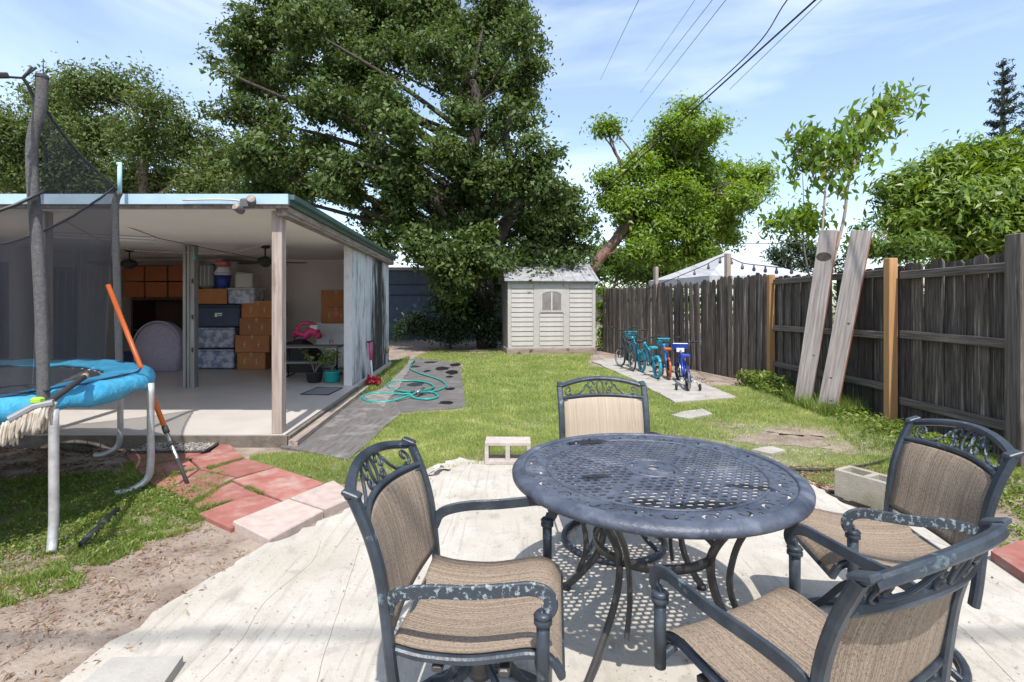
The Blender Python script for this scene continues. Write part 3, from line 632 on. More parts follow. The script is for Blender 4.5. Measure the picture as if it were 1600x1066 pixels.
# right stack of four
for (x0, x1, yt, yb, Y, lab) in ((369, 413, 551, 578, 9.95, 'lowest cardboard box of the stack of four beside the wooden post'), (366, 419, 524, 551, 9.9, 'cardboard box second from the floor in the stack of four'),
                            (373, 426, 497, 524, 9.95, 'cardboard box third from the floor in the stack of four'), (376, 429, 470, 497, 10.0, 'topmost cardboard box of the stack of four')):
    cx, w_, z, h = boxpx(x0, x1, yt, yb, Y); carton((cx, Y+.3), (w_, .55, h-.003), 'cardboard', lab, rnd.uniform(-.03, .03), max(z, .121), prints=True)
# orange boxes on the dark cabinet at the back left
zt = atY(200, 465, 10.3).z
cab = empty('dark_cabinet', (-6.55, 10.72, .121), 0, 'dark wooden wall cabinet under the row of cardboard boxes', 'cabinet')
cw = 2.35
b = MB(); b.box((0, .34, (zt-.121)/2), (cw, .04, zt-.125)).box((0, 0, zt-.145), (cw, .7, .045)).box((-cw/2+.02, 0, (zt-.17)/2), (.04, .68, zt-.17)).box((cw/2-.02, 0, (zt-.17)/2), (.04, .68, zt-.17)).box((0, 0, .75), (cw-.09, .66, .03))
b.build('carcass', MATS['dark_cabinet'], cab)
for k in range(2): MB().box((-.2+.75*k, -.30, .40), (.70, .03, .66), bev=.004).build('cabinet_door', MATS['dark_cabinet'], cab)
cols = [(190, 222), (224, 258), (260, 292)]
for i, (x0, x1) in enumerate(cols):
    for j, (yt, yb) in enumerate(((413, 439), (439, 465))):
        cx, w_, z, h = boxpx(x0, x1, yt, yb, 10.45)
        carton((cx, 10.75), (w_-.01, .5, h-.022), 'cardboard_dark', '%s cardboard box %s on the dark cabinet at the back' % (['left', 'middle', 'right'][i], ['on top', 'underneath'][j]), 0, z, tape=False)
# lilac round cushion
b = MB(); prof = []
r = empty('round_cushion', (-6.78, 9.85, .125), R(4), 'large fuzzy lilac cushion chair leaning before the dark cabinet', 'cushion chair')
def cush(u, v):
    a = u*math.pi; e = .44; t = v*2*math.pi
    return (0, 0, 0)
po = [(-.43, 0)]+[(-.43*math.cos(math.pi*k/16), .48+.46*math.sin(math.pi*k/16)) for k in range(17)]+[(.43, 0)]
b = MB(); n_ = len(po); rings = []
for (s_, y) in ((.90, -.17), (1.0, -.08), (1.0, .08), (.92, .17)): rings.append([(x*s_, y+.08*z, z*s_+(.0)) for x, z in po])
vs = [p for rg in rings for p in rg]; fs = [tuple(range(n_)), tuple(range(3*n_, 4*n_))[::-1]]
for k in range(3): fs += [(k*n_+(i+1) % n_, k*n_+i, (k+1)*n_+i, (k+1)*n_+(i+1) % n_) for i in range(n_)]
b.add(vs, fs, True); b.build('cushion', MATS['lilac'], r)
b = MB(); b.tube([(x*1.0, -.13+.08*z, z) for x, z in po[1:-1]], .015, 6); b.build('piping', MATS['lilac'], r)
# blue box and black bags left of the cushion
def tote(x0, x1, yt, yb, Y, dp, mat, lid, lab, g=None, cat='storage bin'):
    cx, w_, z, h = boxpx(x0, x1, yt, yb, Y); z = max(z, .121)
    r = empty('storage_bin', (cx, Y+dp/2, z), rnd.uniform(-.03, .03), lab, cat, g)
    MB().box((0, 0, (h-.03)/2), (w_*.93, dp*.93, h-.03), bev=.02, taper=1.03).build('tub', MATS[mat], r)
    b = MB(); b.box((0, 0, h-.018), (w_, dp, .034), bev=.008); b.box((w_/2, 0, h-.04), (.02, .12, .05), bev=.005).box((-w_/2, 0, h-.04), (.02, .12, .05), bev=.005); b.build('lid', MATS[lid], r)
    return r
tote(190, 243, 550, 575, 10.1, .5, 'navy', 'blue_bin', 'dark storage bin with a blue lid left of the lilac cushion')
TG = 'see-through storage bins stacked under the porch'
tote(304, 366, 546, 576, 10.0, .5, 'clear_tote', 'clear_tote', 'clear bin of blue clothing on the floor beside the boxes', TG)
tote(300, 366, 512, 544, 10.0, .5, 'clear_tote', 'clear_tote', 'clear bin of mixed belongings under the navy bin', TG)
r = tote(303, 375, 477, 511, 9.95, .55, 'navy', 'navy', 'navy storage bin with a small white mark')
b = MB(); b.box((.02, -.262, .26), (.14, .003, .02)).box((-.03, -.262, .22), (.05, .003, .05)).box((.05, -.262, .225), (.07, .003, .02)); b.build('mark', MATS['white_print'], r)
cx, w_, z, h = boxpx(303, 352, 451, 475, 10.0); carton((cx, 10.3), (w_, .5, h-.004), 'cardboard', 'flat cardboard box on the navy bin under the suitcase', 0, z)
tote(354, 398, 450, 475, 10.0, .45, 'clear_tote', 'off_white', 'clear bin of pale things on the navy bin beside the wall', TG)
# suitcase
cx, w_, z, h = boxpx(305, 328, 411, 450, 10.0)
r = empty('suitcase', (cx, 10.25, z), 0, 'grey striped suitcase standing on the flat box', 'suitcase')
MB().box((0, 0, h/2), (w_, .35, h), bev=.04).build('body', MATS['grey_plastic'], r)
for dx in (-.08, 0, .08): MB().box((dx, -.18, h/2), (.018, .012, h*.8), bev=.004).build('strap', MATS['off_white'], r)
# blue bucket with white and red things
cx, w_, z, h = boxpx(327, 352, 430, 450, 10.0)
r = empty('blue_bucket', (cx, 10.2, z), 0, 'blue bucket on the flat cardboard box', 'bucket'); MB().lathe([(0, 0), (.12, 0), (.15, h), (.142, h), (.115, .01), (0, .012)], seg=20).build('bucket', MATS['blue_bin'], r)
MB().lathe([(.146, h-.02), (.16, h-.01), (.16, h+.004), (.146, h+.004)], seg=20).build('rim', MATS['blue_bin'], r)
r = empty('white_basket', (cx, 10.2, z+h+.006), 0, 'white round tub stacked in the blue bucket', 'tub'); MB().lathe([(0, 0), (.15, 0), (.16, .05), (.12, .12), (.11, .17), (0, .18)], seg=18).build('tub', MATS['white_plastic'], r); MB().lathe([(.155, .03), (.17, .045), (.16, .055)], seg=18).build('lip', MATS['off_white'], r)
r = empty('pink_container', (cx, 10.2, z+h+.19), 0, 'pink plastic container topmost on the bucket', 'container'); MB().box((0, 0, .05), (.24, .2, .10), bev=.03).build('container', MATS['rose'], r); MB().box((0, 0, .108), (.26, .22, .014), bev=.005).build('lid', MATS['rose'], r)
cx, w_, z, h = boxpx(364, 388, 428, 450, 10.0)
r = empty('white_crate', (cx, 10.2, z+.004), .2, 'tilted white plastic crate on the clear bin', 'crate')
b = MB(); b.box((0, 0, .01), (w_, .25, .018)); 
for s_ in (-1, 1): b.box((s_*w_/2, 0, h/2), (.014, .26, h), bev=.003).box((0, s_*.125, h/2+.006), (w_*.93, .012, h-.012), bev=.003)
b.build('crate', MATS['off_white'], r); MB().box((.02, 0, h+.012), (w_*1.05, .27, .018), Matrix.Rotation(R(5), 3, 'Y'), bev=.004).build('lid', MATS['off_white'], r)
# cabinet (white) with two boxes
cx, w_, z, h = boxpx(493, 541, 506, 573, 10.1)
r = empty('white_cabinet', (cx, 10.4, .121), 0, 'white low cabinet against the right wall of the porch', 'cabinet')
w_ = .62; hc = h+z-.121
MB().box((0, 0, hc/2), (w_, .5, hc-.02), bev=.008).build('carcass', MATS['white_plastic'], r); MB().box((0, 0, hc), (w_+.03, .54, .025), bev=.005).build('top', MATS['white_plastic'], r)
for s_ in (-1, 1):
    d = MB().box((s_*w_/4, -.262, hc*.42), (w_/2-.02, .02, hc*.72), bev=.004).build('door', MATS['white_plastic'], r)
    MB().box((s_*.03, -.28, hc*.6), (.012, .02, .08), bev=.003).build('handle', MATS['grey_plastic'], d)
MB().box((0, -.262, hc*.89), (w_-.03, .02, hc*.13), bev=.004).build('drawer', MATS['white_plastic'], r)
for (yt, yb, lab) in ((480, 506, 'lower cardboard box with a red mark on the white cabinet'), (453, 480, 'upper cardboard box on the white cabinet')):
    cx, w_, z, h = boxpx(500, 547, yt, yb, 10.05); rr = carton((cx, 10.35), (w_, .5, h-.004), 'cardboard', lab, 0, z+.003, prints=yt > 470)
    if yt > 470:
        b = MB(); b.lathe([(0, 0), (.045, 0)], (.0, -.2525, h*.6), 8, Matrix.Rotation(R(90), 3, 'X')); b.prism([(-.03, .0), (.03, 0), (.0, .001)], 0, .001); b.build('red_mark', MATS['pink'], rr)
# pink toy
r = empty('pink_toy', atY(478, 524, 9.7), 0, 'bright pink inflatable toy lying on black bags behind the folding table', 'toy')
MB().tube(catmull([(-.24, 0, -.02), (-.18, -.03, .06), (-.02, 0, .0), (.1, 0, .08), (.22, .02, .02), (.24, 0, -.06)], 5), [.03]*5+[.05]*5+[.085]*5+[.08]*5+[.06]*5+[.03], 12).build('body', MATS['pink'], r)
MB().tube(catmull([(-.12, 0, .03), (-.15, 0, .16), (-.03, 0, .23), (.10, 0, .22), (.20, .0, .18)], 5), .032, 10).build('neck', MATS['pink'], r)
MB().box((.16, -.02, .15), (.16, .05, .09), bev=.02).build('seat_panel', MATS['white_plastic'], r)
r = empty('black_bag', (-4.05, 9.85, .121), 0, 'heap of black bags behind the folding table', 'bag')
MB().grid(lambda u, v: ((-.42+.1*math.sin(v*9))+.0+.9*u*.9, .33*math.cos(v*math.pi)-.0, .0+(.62+.05*math.sin(u*11))*math.sin(v*math.pi)*math.sin(.35+u*2.5)), 14, 12).build('bag', MATS['black_rough'], r)
MB().tube(catmull([(-.1, -.1, .55), (-.05, -.15, .66), (.1, -.15, .66), (.15, -.1, .55)], 4), .01, 6).build('strap', MATS['black'], r)
# folding bench table, grey with black legs
r = empty('folding_table', (-3.45, 9.0, .121), R(3), 'small grey picnic table with a bench and black metal legs', 'picnic table')
zt = atY(490, 542, 9.0).z-.121; zb = atY(480, 566, 8.7).z-.121
TX0, TX1 = -.58, .42
MB().box(((TX0+TX1)/2, .10, zt), (TX1-TX0, .42, .03), bev=.008).build('table_top', MATS['grey_plastic'], r)
MB().box(((TX0+TX1)/2-.08, -.32, zb), (TX1-TX0-.15, .2, .028), bev=.008).build('bench', MATS['grey_plastic'], r)
for x in (TX0+.1, TX1-.06):
    MB().tube(catmull([(x, -.38, .012), (x, -.2, .02), (x, .0, .012), (x, .22, .02), (x, .32, .012)], 4), .014, 8).tube([(x, .05, zt-.015), (x, .02, .02)], .014, 8).tube([(x, -.32, zb-.01), (x, -.32, .1), (x, .0, .2)], .012, 8).build('leg', MATS['black'], r)
# teal pot with plant
def plant(loc, n, size, h, mat, lab, pot=None, spread=.2, cat='potted plant', lname='foliage', seed=3, droop=.2):
    r = empty('potted_plant' if pot else 'small_plant', loc, 0, lab, cat); g = np.random.default_rng(seed)
    if pot:
        MB().lathe([(0, 0), (.09, 0), (.115, .03), (.125, .15), (.14, .165), (.14, .18), (.125, .18), (.115, .15), (0, .14)], seg=22).build('pot', MATS[pot], r); z0 = .15
    else: z0 = 0
    st = MB(); pts = []
    for k in range(n):
        a = 2*math.pi*k/n+g.random(); q = spread*(.4+.6*g.random()); tip = Vector((q*math.cos(a), q*math.sin(a), z0+h*(.5+.5*g.random())))
        path = catmull([(0, 0, z0), (tip.x*.4, tip.y*.4, z0+(tip.z-z0)*.6), tip], 4); st.tube(path, [.006*(1-.6*i/len(path)) for i in range(len(path))], 5)
        for p_ in path[3:]:
            for _ in range(5): pts.append(p_+Vector(g.normal(size=3)*size*.55))
    st.build('stem', MATS['bark_pale'], r)
    V, Fq, t = leaves(np.array(pts), size, .45, .5, droop, g); np_mesh(lname, V, Fq, mat, r, t); return r
plant((-2.93, 8.35, .121), 5, .055, .40, leafm := bpy.data.materials['leaf_bright'], 'teal pot with a leafy plant beside the white wall end', 'teal_pot', .18)
plant((-3.22, 8.35, .121), 5, .05, .48, bpy.data.materials['leaf_papaya'], 'loose leafy plant in front of the picnic table', 'black', .34, seed=5)
# floor mat near pot
q = [at(470, 617, .12), at(513, 618, .12), at(535, 607, .12), at(497, 606, .12)]
r = empty('floor_mat', q[0], 0, 'grey floor mat with black edges on the porch floor', 'mat'); L0 = q[0]
b = MB(); b.prism([((p-L0).x, (p-L0).y) for p in q], .002, .008); b.build('mat', MATS['grey_plastic'], r)
MB().tube([(p-L0)+Vector((0, 0, .008)) for p in q], .008, 6, closed=True).build('rim', MATS['black'], r)
# doormat
q = [at(197, 707, .045), at(318, 706, .045), at(353, 684, .055), at(250, 683, .055)]
r = empty('doormat', (q[0]+q[2])/2, 0, 'black and white scroll patterned doormat in front of the porch', 'doormat'); L0 = r.location.copy()
m = M('doormat_pattern', (.03, .028, .028), (.42, .38, .33), scale=22, rough=.95, bump=.5, bscale=80, lo=.5, hi=.53, distort=2.4)
b = MB(); b.prism([((p-L0).x, (p-L0).y) for p in q], -.012, .004); b.build('mat', m, r)
MB().tube([(p-L0)+Vector((0, 0, .004)) for p in q], .008, 6, closed=True).build('border', MATS['black_rough'], r)
# pogo stick on the wall
def wx(Y): return sk(-2.28, Y)
pb = Vector((wx(9.0)+.05, 9.0, .0)); r = empty('pogo_stick', pb, 0, 'red and white pogo stick leaning on the mouldy wall', 'pogo stick')
MB().tube([(0.06, 0, .0), (.03, 0, .42)], .016, 10).build('shaft', MATS['white_plastic'], r); MB().tube([(.03, 0, .42), (.01, 0, .72)], .026, 10).build('sleeve', MATS['pink'], r)
MB().tube([(-.12+.12, -.10, .74), (.01, 0, .735), (.02, .12, .74)], .015, 8).build('handlebar', MATS['black'], r); MB().tube([(.0, -.09, .1), (.06, .09, .1)], .012, 6).build('footrest', MATS['black'], r)
plant((-2.32, 8.55, .0), 9, .07, .14, leafmat('leaf_red', (.22, .015, .03), (.40, .04, .06), (.5, .15, .10)), 'small red leaved plant at the foot of the stained wall', None, .10, 'plant', seed=11)
# pipe ends / small tap on the far end of the wall
r = empty('wall_tap', (wx(10.9)+.02, 10.9, .42), 0, 'pale round tap box low at the far end of the stained wall', 'tap')
MB().lathe([(0, .05), (.05, .05), (.07, .03), (.07, 0)], (0, 0, 0), 14, Matrix.Rotation(R(90), 3, 'Y')).build('cover', MATS['tape'], r); MB().tube([(.0, 0, -.02), (.03, 0, -.4)], .012, 6).build('pipe', MATS['off_white'], r)

# hose
hp = [at(648, 562, .06), at(640, 574, .03), at(655, 583, .03), at(686, 593, .03), at(697, 603, .03), at(680, 611, .03), at(655, 613, .05), at(625, 611, .03), at(606, 605, .03), at(612, 597, .03), at(645, 595, .03), at(670, 599, .03), at(677, 605, .04), at(660, 611, .06),
      at(630, 616, .03), at(590, 614, .03), at(567, 619, .03), at(575, 627, .03), at(610, 627, .03), at(640, 618, .06), at(652, 614, .07), at(675, 613, .03), at(684, 620, .03), at(668, 624, .03), at(648, 622, .03), at(640, 615, .08)]
r = empty('garden_hose', at(648, 615), 0, 'teal green garden hose coiled on the dark mat', 'hose'); L0 = r.location.copy()
MB().tube([p-L0 for p in catmull(hp, 7)], .0155, 8).build('hose', MATS['hose'], r)
MB().tube([at(652, 613, .09)-L0, at(662, 607, .08)-L0], .022, 8).build('nozzle', MATS['chrome'], r); MB().box(at(645, 613, .06)-L0, (.07, .05, .04), bev=.01).build('connector', MATS['black'], r)

# ------------------------------------------------------------------ trampoline
TC = Vector((-4.22, 3.32, 0)); TR = 1.55
r = empty('trampoline', TC, 0, 'round trampoline with a blue pad, galvanised legs and a black safety net', 'trampoline')
# pad: an undulating padded ring
b = MB(); seg = 120
prof = [(1.22, .845), (1.24, .868), (1.33, .882), (1.42, .885), (1.50, .875), (1.545, .845), (1.565, .80), (1.56, .755), (1.545, .755), (1.548, .80), (1.53, .838), (1.40, .855), (1.24, .850)]
vs = []
for i in range(seg):
    a = 2*math.pi*i/seg; wv = .006*math.sin(a*23)+.005*math.sin(a*37+1); wd = .010*math.sin(a*11)+.006*math.sin(a*29)
    for (q, z) in prof: 
        k = max(0, (q-1.45)/.1); vs.append(((q+wv*k)*math.cos(a), (q+wv*k)*math.sin(a), z+wd*.6+(wv if q > 1.3 else 0)-(.02*math.sin(a*17+.6) if z < .78 else 0)))
n_ = len(prof); fs = [(i*n_+q, ((i+1) % seg)*n_+q, ((i+1) % seg)*n_+(q+1) % n_, i*n_+(q+1) % n_) for i in range(seg) for q in range(n_)]
b.add(vs, fs, True); b.build('pad', MATS['pad_blue'], r)
MB().tube([(1.47*math.cos(a*math.pi/60)+.0, 1.47*math.sin(a*math.pi/60), .8845+.007*math.sin(a*.55)) for a in range(120)], .006, 5, closed=True).build('piping', MATS['navy'], r)
MB().lathe([(0, .835), (.6, .833), (1.2, .842), (1.21, .838), (0, .83)], seg=64).build('jumping_mat', MATS['mat_black'], r)
MB().tube([(1.51*math.cos(a*math.pi/30), 1.51*math.sin(a*math.pi/30), .82) for a in range(60)], .02, 8, closed=True).build('frame_ring', MATS['galv'], r)
sp = MB()
for k in range(60): a = 2*math.pi*k/60; sp.tube([(1.19*math.cos(a), 1.19*math.sin(a), .836), (1.49*math.cos(a), 1.49*math.sin(a), .825)], .006, 5)
tag(sp.build('spring', MATS['galv'], r), kind='stuff')
legs = [at(84, 860), at(228, 768), at(188, 712)]
for i, p in enumerate(legs):
    q = p-TC; q.z = 0; d = q.normalized()
    out = [Vector((q.x, q.y, .80))]
    if i == 0: path = [(q.x, q.y, .80), (q.x, q.y, .4), (q.x, q.y, .18), (q.x+.01, q.y-.02, .06), (q.x+.03, q.y-.05, .012)]
    elif i == 1: path = [(q.x+.0, q.y+.05, .80), (q.x, q.y+.05, .4), (q.x, q.y+.05, .2), (q.x-.02, q.y+.04, .08), (q.x-.09, q.y-.03, .02), (q.x-.16, q.y-.1, .018)]
    else: path = [(q.x, q.y, .80), (q.x, q.y, .4), (q.x, q.y, .2), (q.x-.03, q.y, .08), (q.x-.13, q.y-.03, .02), (q.x-.2, q.y-.05, .018)]
    MB().tube(catmull(path, 5), .0245, 12).build('leg', MATS['galv'], r)
for a in (150, 190, 235, 275):
    a = R(a); MB().tube(catmull([(1.5*math.cos(a), 1.5*math.sin(a), .8), (1.5*math.cos(a), 1.5*math.sin(a), .2), (1.45*math.cos(a), 1.45*math.sin(a), .02)], 4), .0245, 10).build('leg', MATS['galv'], r)
# net poles with grey foam sleeves
pole1 = [atY(68, 632, 2.95), atY(67, 560, 2.95), atY(62, 440, 2.95), atY(56, 350, 2.95), atY(52, 300, 2.95), atY(50, 240, 2.95), atY(53, 208, 2.95), atY(61, 178, 2.95), atY(65, 150, 2.95), atY(65.5, 119, 2.95)]
MB().tube([p-TC for p in catmull(pole1, 5)], .0295, 14).build('net_pole', MATS['foam_grey'], r)
pole2 = [atY(187, 600, 4.8), atY(184, 480, 4.8), atY(180, 350, 4.8), atY(181, 315, 4.8), atY(187, 300, 4.8)]
MB().tube([p-TC for p in catmull(pole2, 5)], .03, 12).build('net_pole', MATS['foam_grey'], r)
MB().tube([atY(187, 305, 4.8)-TC, atY(187, 254, 4.8)-TC], .018, 12).tube([atY(187, 257, 4.8)-TC, atY(182, 256, 4.78)-TC], .012, 8).build('pole_top', MATS['pale_blue'], r)
# net panels between the poles
p1t, p2t = atY(63, 168, 2.95), atY(180, 292, 4.8)
pole3 = Vector((-5.5, 4.2, 0)); pole0 = Vector((-3.2, 1.85, 0))
def netpanel(A, B, zA, zB, sag, bul, nm='net_panel'):
    def f(u, v):
        p = A.lerp(B, u); zt = zA+(zB-zA)*u-sag*4*u*(1-u); z = .86+(zt-.86)*v; d = (p-Vector((TC.x, TC.y, 0))).normalized()
        q = p-d*bul*4*u*(1-u)*(v**1.5)-d*.09*(1-v); s_ = .012*math.sin(u*60+v*4)*(1-abs(v-.4))
        return (q.x-TC.x+d.x*s_, q.y-TC.y+d.y*s_, z)
    MB().grid(f, 40, 16).build(nm, MATS['net'], r)
    MB().tube([Vector(f(i/20, 1)) for i in range(21)], .010, 6).build('net_cord', MATS['black'], r)
A1 = Vector((p1t.x+.02, p1t.y, 0)); A2 = Vector((p2t.x, p2t.y, 0))
netpanel(A1, A2, p1t.z, p2t.z, .0, .04)
netpanel(A2, pole3, p2t.z, 2.4, .55, .1)
netpanel(pole0, A1, 2.3, 2.05, .35, .05)
# straps at the top of the front pole and the line leaving the frame
s1 = [atY(-40, 117, 2.6)-TC, atY(35, 122, 2.85)-TC, atY(42, 115, 2.9)-TC, atY(56, 106, 2.95)-TC]
MB().band([s1[0], s1[1]], .012, .012).band([atY(-10, 118, 2.7)-TC, atY(12, 118, 2.75)-TC], .028, .03).build('strap', MATS['black'], r)
MB().tube(catmull([atY(36, 122, 2.9)-TC, atY(44, 135, 2.92)-TC, atY(54, 160, 2.95)-TC, atY(60, 190, 2.95)-TC], 4), .009, 6).tube([s1[1], s1[3]], .007, 5).tube([s1[1], atY(50, 105, 2.9)-TC], .006, 5).build('strap', MATS['black'], r)
MB().tube([atY(67.5, 119, 2.95)-TC, atY(67.5, 92, 2.95)-TC], .003, 5).tube([atY(64, 97, 2.95)-TC, atY(70, 95, 2.95)-TC], .0025, 4).tube([atY(65, 103, 2.95)-TC, atY(71, 106, 2.95)-TC], .0025, 4).build('pole_cap_wire', MATS['black'], r)
MB().lathe([(0, .0), (.031, 0), (.032, -.02)], atY(65.5, 119, 2.95)-TC+Vector((0, 0, .006)), 14).build('pole_cap', MATS['black_rough'], r)
# tie strap loops round the lower pole
MB().band(catmull([(1.56, -.38, .90), (1.40, -.36, .93), (1.15, -.30, .90)], 4), .03, .008).build('strap', MATS['black'], r)

# broom lying on the trampoline pad, head hanging over the edge
hb = atY(50, 645, 2.50)
r = empty('broom', hb, 0, 'black handled mop broom with dirty white strands hanging off the trampoline edge', 'broom')
tip = atY(133, 588, 3.25)-hb; mid = atY(80, 626, 2.72)-hb
L1 = atY(14, 662, 2.46)-hb; L2 = atY(84, 632, 2.56)-hb
MB().tube([(L1+L2)/2+Vector((.01, .02, .05)), mid, tip], .017, 10).build('handle', MATS['black_rough'], r); MB().tube([tip-(tip-mid).normalized()*.03, tip+(tip-mid).normalized()*.02], .02, 10).build('end_cap', MATS['tape'], r)
MB().band([L1+Vector((0, 0, .02)), (L1+L2)/2+Vector((0, .01, .035)), L2+Vector((0, 0, .01))], .06, .03, up=(0, 0, 1)).build('head', MATS['grey_plastic'], r)
MB().box((L1+L2)/2+Vector((.01, .02, .062)), (.05, .04, .03), bev=.01).build('socket', MATS['green_lime'], r)
b = MB()
for k in range(26):
    for j in range(2):
        p = L1.lerp(L2, k/25)+Vector((rnd.uniform(-.006, .006), (-.02+.03*j), 0)); ln = .085+rnd.uniform(-.012, .02)+.02*math.sin(k*.4)
        b.tube(catmull([p+Vector((0, 0, .01)), p+Vector((rnd.uniform(-.01, .0), -.01, -ln*.5)), p+Vector((rnd.uniform(-.02, .0), -.014+.004*j, -ln))], 3), [.007]*4+[.0065, .006, .004], 5)
tag(b.build('strands', MATS['rope_white'], r), kind='stuff')

# long orange pole
base = at(295, 762); top = atY(169, 446, 4.35); r = empty('extension_pole', base, 0, 'long orange extension pole with a worn dark lower end leaning on the trampoline', 'pole')
d = (top-base); k = .27
MB().tube([d*k, d], .0185, 12).build('orange_tube', MATS['orange_pole'], r)
MB().tube([d*.0, d*k], .0125, 10).build('inner_tube', MATS['chrome'], r)
MB().tube([d*.0+Vector((0, 0, .003)), d*.13], .0145, 8).build('tip', MATS['black_rough'], r); MB().tube([d*(k-.02), d*(k+.01)], .022, 10).build('collar', MATS['black_rough'], r); MB().tube([d*.19, d*.21], .0145, 8).build('collar', MATS['black_rough'], r)
# black pipe in the weeds
a_, c_ = at(183, 797, .03), at(128, 850, .03); r = empty('black_pipe', (a_+c_)/2, 0, 'short black pipe lying in the weeds under the trampoline', 'pipe'); o_ = (a_+c_)/2
MB().tube([a_-o_, c_-o_], .02, 10).build('tube', MATS['black'], r); MB().tube([(a_-o_)*.05, (a_-o_)*.2], .0235, 10).build('coupling', MATS['black_rough'], r)
a_, c_ = at(228, 712, .02), at(155, 700, .02); tag(MB().tube(catmull([at(92, 697, .02), at(115, 700, .03), at(140, 704, .02)], 4), [.03]*9, 8).build('fallen_branch', MATS['bark']), 'short grey fallen branch on the dirt under the trampoline', 'branch')

# ------------------------------------------------------------------ shed
shed = empty('storage_shed', (-.115, 14.0, 0), R(6.5), 'beige plastic storage shed with an arched window and leaf covered grey roof', 'shed')
SW, SDp, SZ0, SZ1, SRZ = 2.46, 1.9, .17, 2.02, 2.52
MB().box((SW/2, SDp/2, .085), (SW+.06, SDp+.06, .168), bev=.01).build('plinth', MATS['plinth_wood'], shed)
MB().box((SW/2, .035, (SZ0+SZ1)/2), (SW, .03, SZ1-SZ0)).build('front_wall', MATS['shed_panel'], shed)
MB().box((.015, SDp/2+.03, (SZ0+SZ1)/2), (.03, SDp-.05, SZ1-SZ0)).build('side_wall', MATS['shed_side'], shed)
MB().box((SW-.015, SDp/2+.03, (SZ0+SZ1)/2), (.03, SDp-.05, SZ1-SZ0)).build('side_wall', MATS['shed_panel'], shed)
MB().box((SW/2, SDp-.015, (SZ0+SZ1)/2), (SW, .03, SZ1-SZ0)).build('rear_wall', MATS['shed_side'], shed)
for x in (.045, SW*.325, SW*.665, SW-.045):
    w_ = .09 if x in (.045, SW-.045) else .16
    MB().box((x, .01, (SZ0+SZ1)/2), (w_, .022, SZ1-SZ0-.004), bev=.006).build('trim_post', MATS['shed_panel'], shed)
MB().box((SW/2, .008, SZ0+.03), (SW-.01, .02, .055), bev=.004).build('trim_rail', MATS['shed_panel'], shed)
bays = [(.10, SW*.325-.09), (SW*.325+.09, SW*.665-.09), (SW*.665+.09, SW-.10)]
protos = {}
nb = 13; hh = (SZ1-SZ0-.14)/nb
for bi, (x0, x1) in enumerate(bays):
    for k in range(nb):
        z = SZ0+.075+k*hh
        if bi == 1 and k >= 7 and z+hh < 1.86: continue
        wdt = x1-x0
        if bi not in protos:
            b = MB(); b.add([(0, .018, 0), (wdt, .018, 0), (wdt, .018, hh), (0, .018, hh), (0, -.006, .012), (wdt, -.006, .012), (wdt, .010, hh-.002), (0, .010, hh-.002)],
                            [(0, 1, 5, 4), (4, 5, 6, 7), (7, 6, 2, 3), (0, 4, 7, 3), (1, 2, 6, 5)]); protos[bi] = b.build('siding_board', MATS['shed_panel'], shed); protos[bi].location = (x0, 0, z)
        else: piece(protos[bi], shed, (x0, 0, z))
# window
wxm = SW*.495; wz0, wz1 = 1.22, 1.68; ww = .265
fr = MB(); outer = [(wxm-ww-.05, wz0-.05), (wxm+ww+.05, wz0-.05)]+[(wxm+(ww+.05)*math.cos(math.pi*k/12), wz1-.02+.12*math.sin(math.pi*k/12)) for k in range(13)]
inner = [(wxm-ww, wz0), (wxm+ww, wz0)]+[(wxm+ww*math.cos(math.pi*k/12), wz1-.03+.09*math.sin(math.pi*k/12)) for k in range(13)]
n_ = len(outer); vs = [(x, -.022, z) for x, z in outer]+[(x, -.022, z) for x, z in inner]+[(x, .015, z) for x, z in outer]+[(x, .015, z) for x, z in inner]
fs = [f for i in range(n_) for f in ((i, (i+1) % n_, n_+(i+1) % n_, n_+i), (i, 2*n_+i, 2*n_+(i+1) % n_, (i+1) % n_), (n_+i, n_+(i+1) % n_, 3*n_+(i+1) % n_, 3*n_+i))]
fr.add(vs, fs); wf = fr.build('window', MATS['shed_panel'], shed)
MB().add([(x, -.011, z) for x, z in inner], [tuple(range(n_))]).build('pane', MATS['shed_glass'], wf)
MB().box((wxm, -.012, (wz0+wz1)/2+.02), (.035, .02, wz1-wz0+.06)).build('mullion', MATS['off_white'], wf)
MB().box((wxm, -.0, (wz0+wz1)/2+.06), (.72, .012, wz1-wz0+.28)).build('window_panel', MATS['shed_panel'], shed)
# gable and roof (ridge parallel to the front)
ry = SDp/2; ov = .09
b = MB()
for x in (.02, SW-.02): b.add([(x, .05, SZ1), (x, SDp-.02, SZ1), (x, ry, SRZ-.05)], [(0, 1, 2)])
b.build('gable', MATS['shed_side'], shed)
for s_ in (0, 1):
    y0 = -ov if s_ == 0 else SDp+ov; z0 = SZ1-.01
    b = MB(); vs = []
    for (y, z) in ((y0, z0), (ry, SRZ)):
        for x in (-.09, SW+.09): vs += [(x, y, z), (x, y, z+.04)]
    fs = [(0, 2, 6, 4), (1, 5, 7, 3), (0, 1, 3, 2), (0, 4, 5, 1), (2, 3, 7, 6), (4, 6, 7, 5)]
    if s_: fs = [f[::-1] for f in fs]
    b.add(vs, fs); ro = b.build('roof_panel', MATS['shed_roof'], shed)
for k in range(9):
    x = -.02+k*(SW+.04)/8; b = MB(); b.band([(x, -ov, SZ1+.036), (x, ry, SRZ+.046)], .03, .02, up=(0, 0, 1)); b.build('roof_rib', MATS['shed_roof'], shed)
MB().band([(-.1, -ov-.012, SZ1+.008), (SW+.1, -ov-.012, SZ1+.008)], .03, .06, up=(1, 0, 0)).build('eave_trim', MATS['shed_roof'], shed)
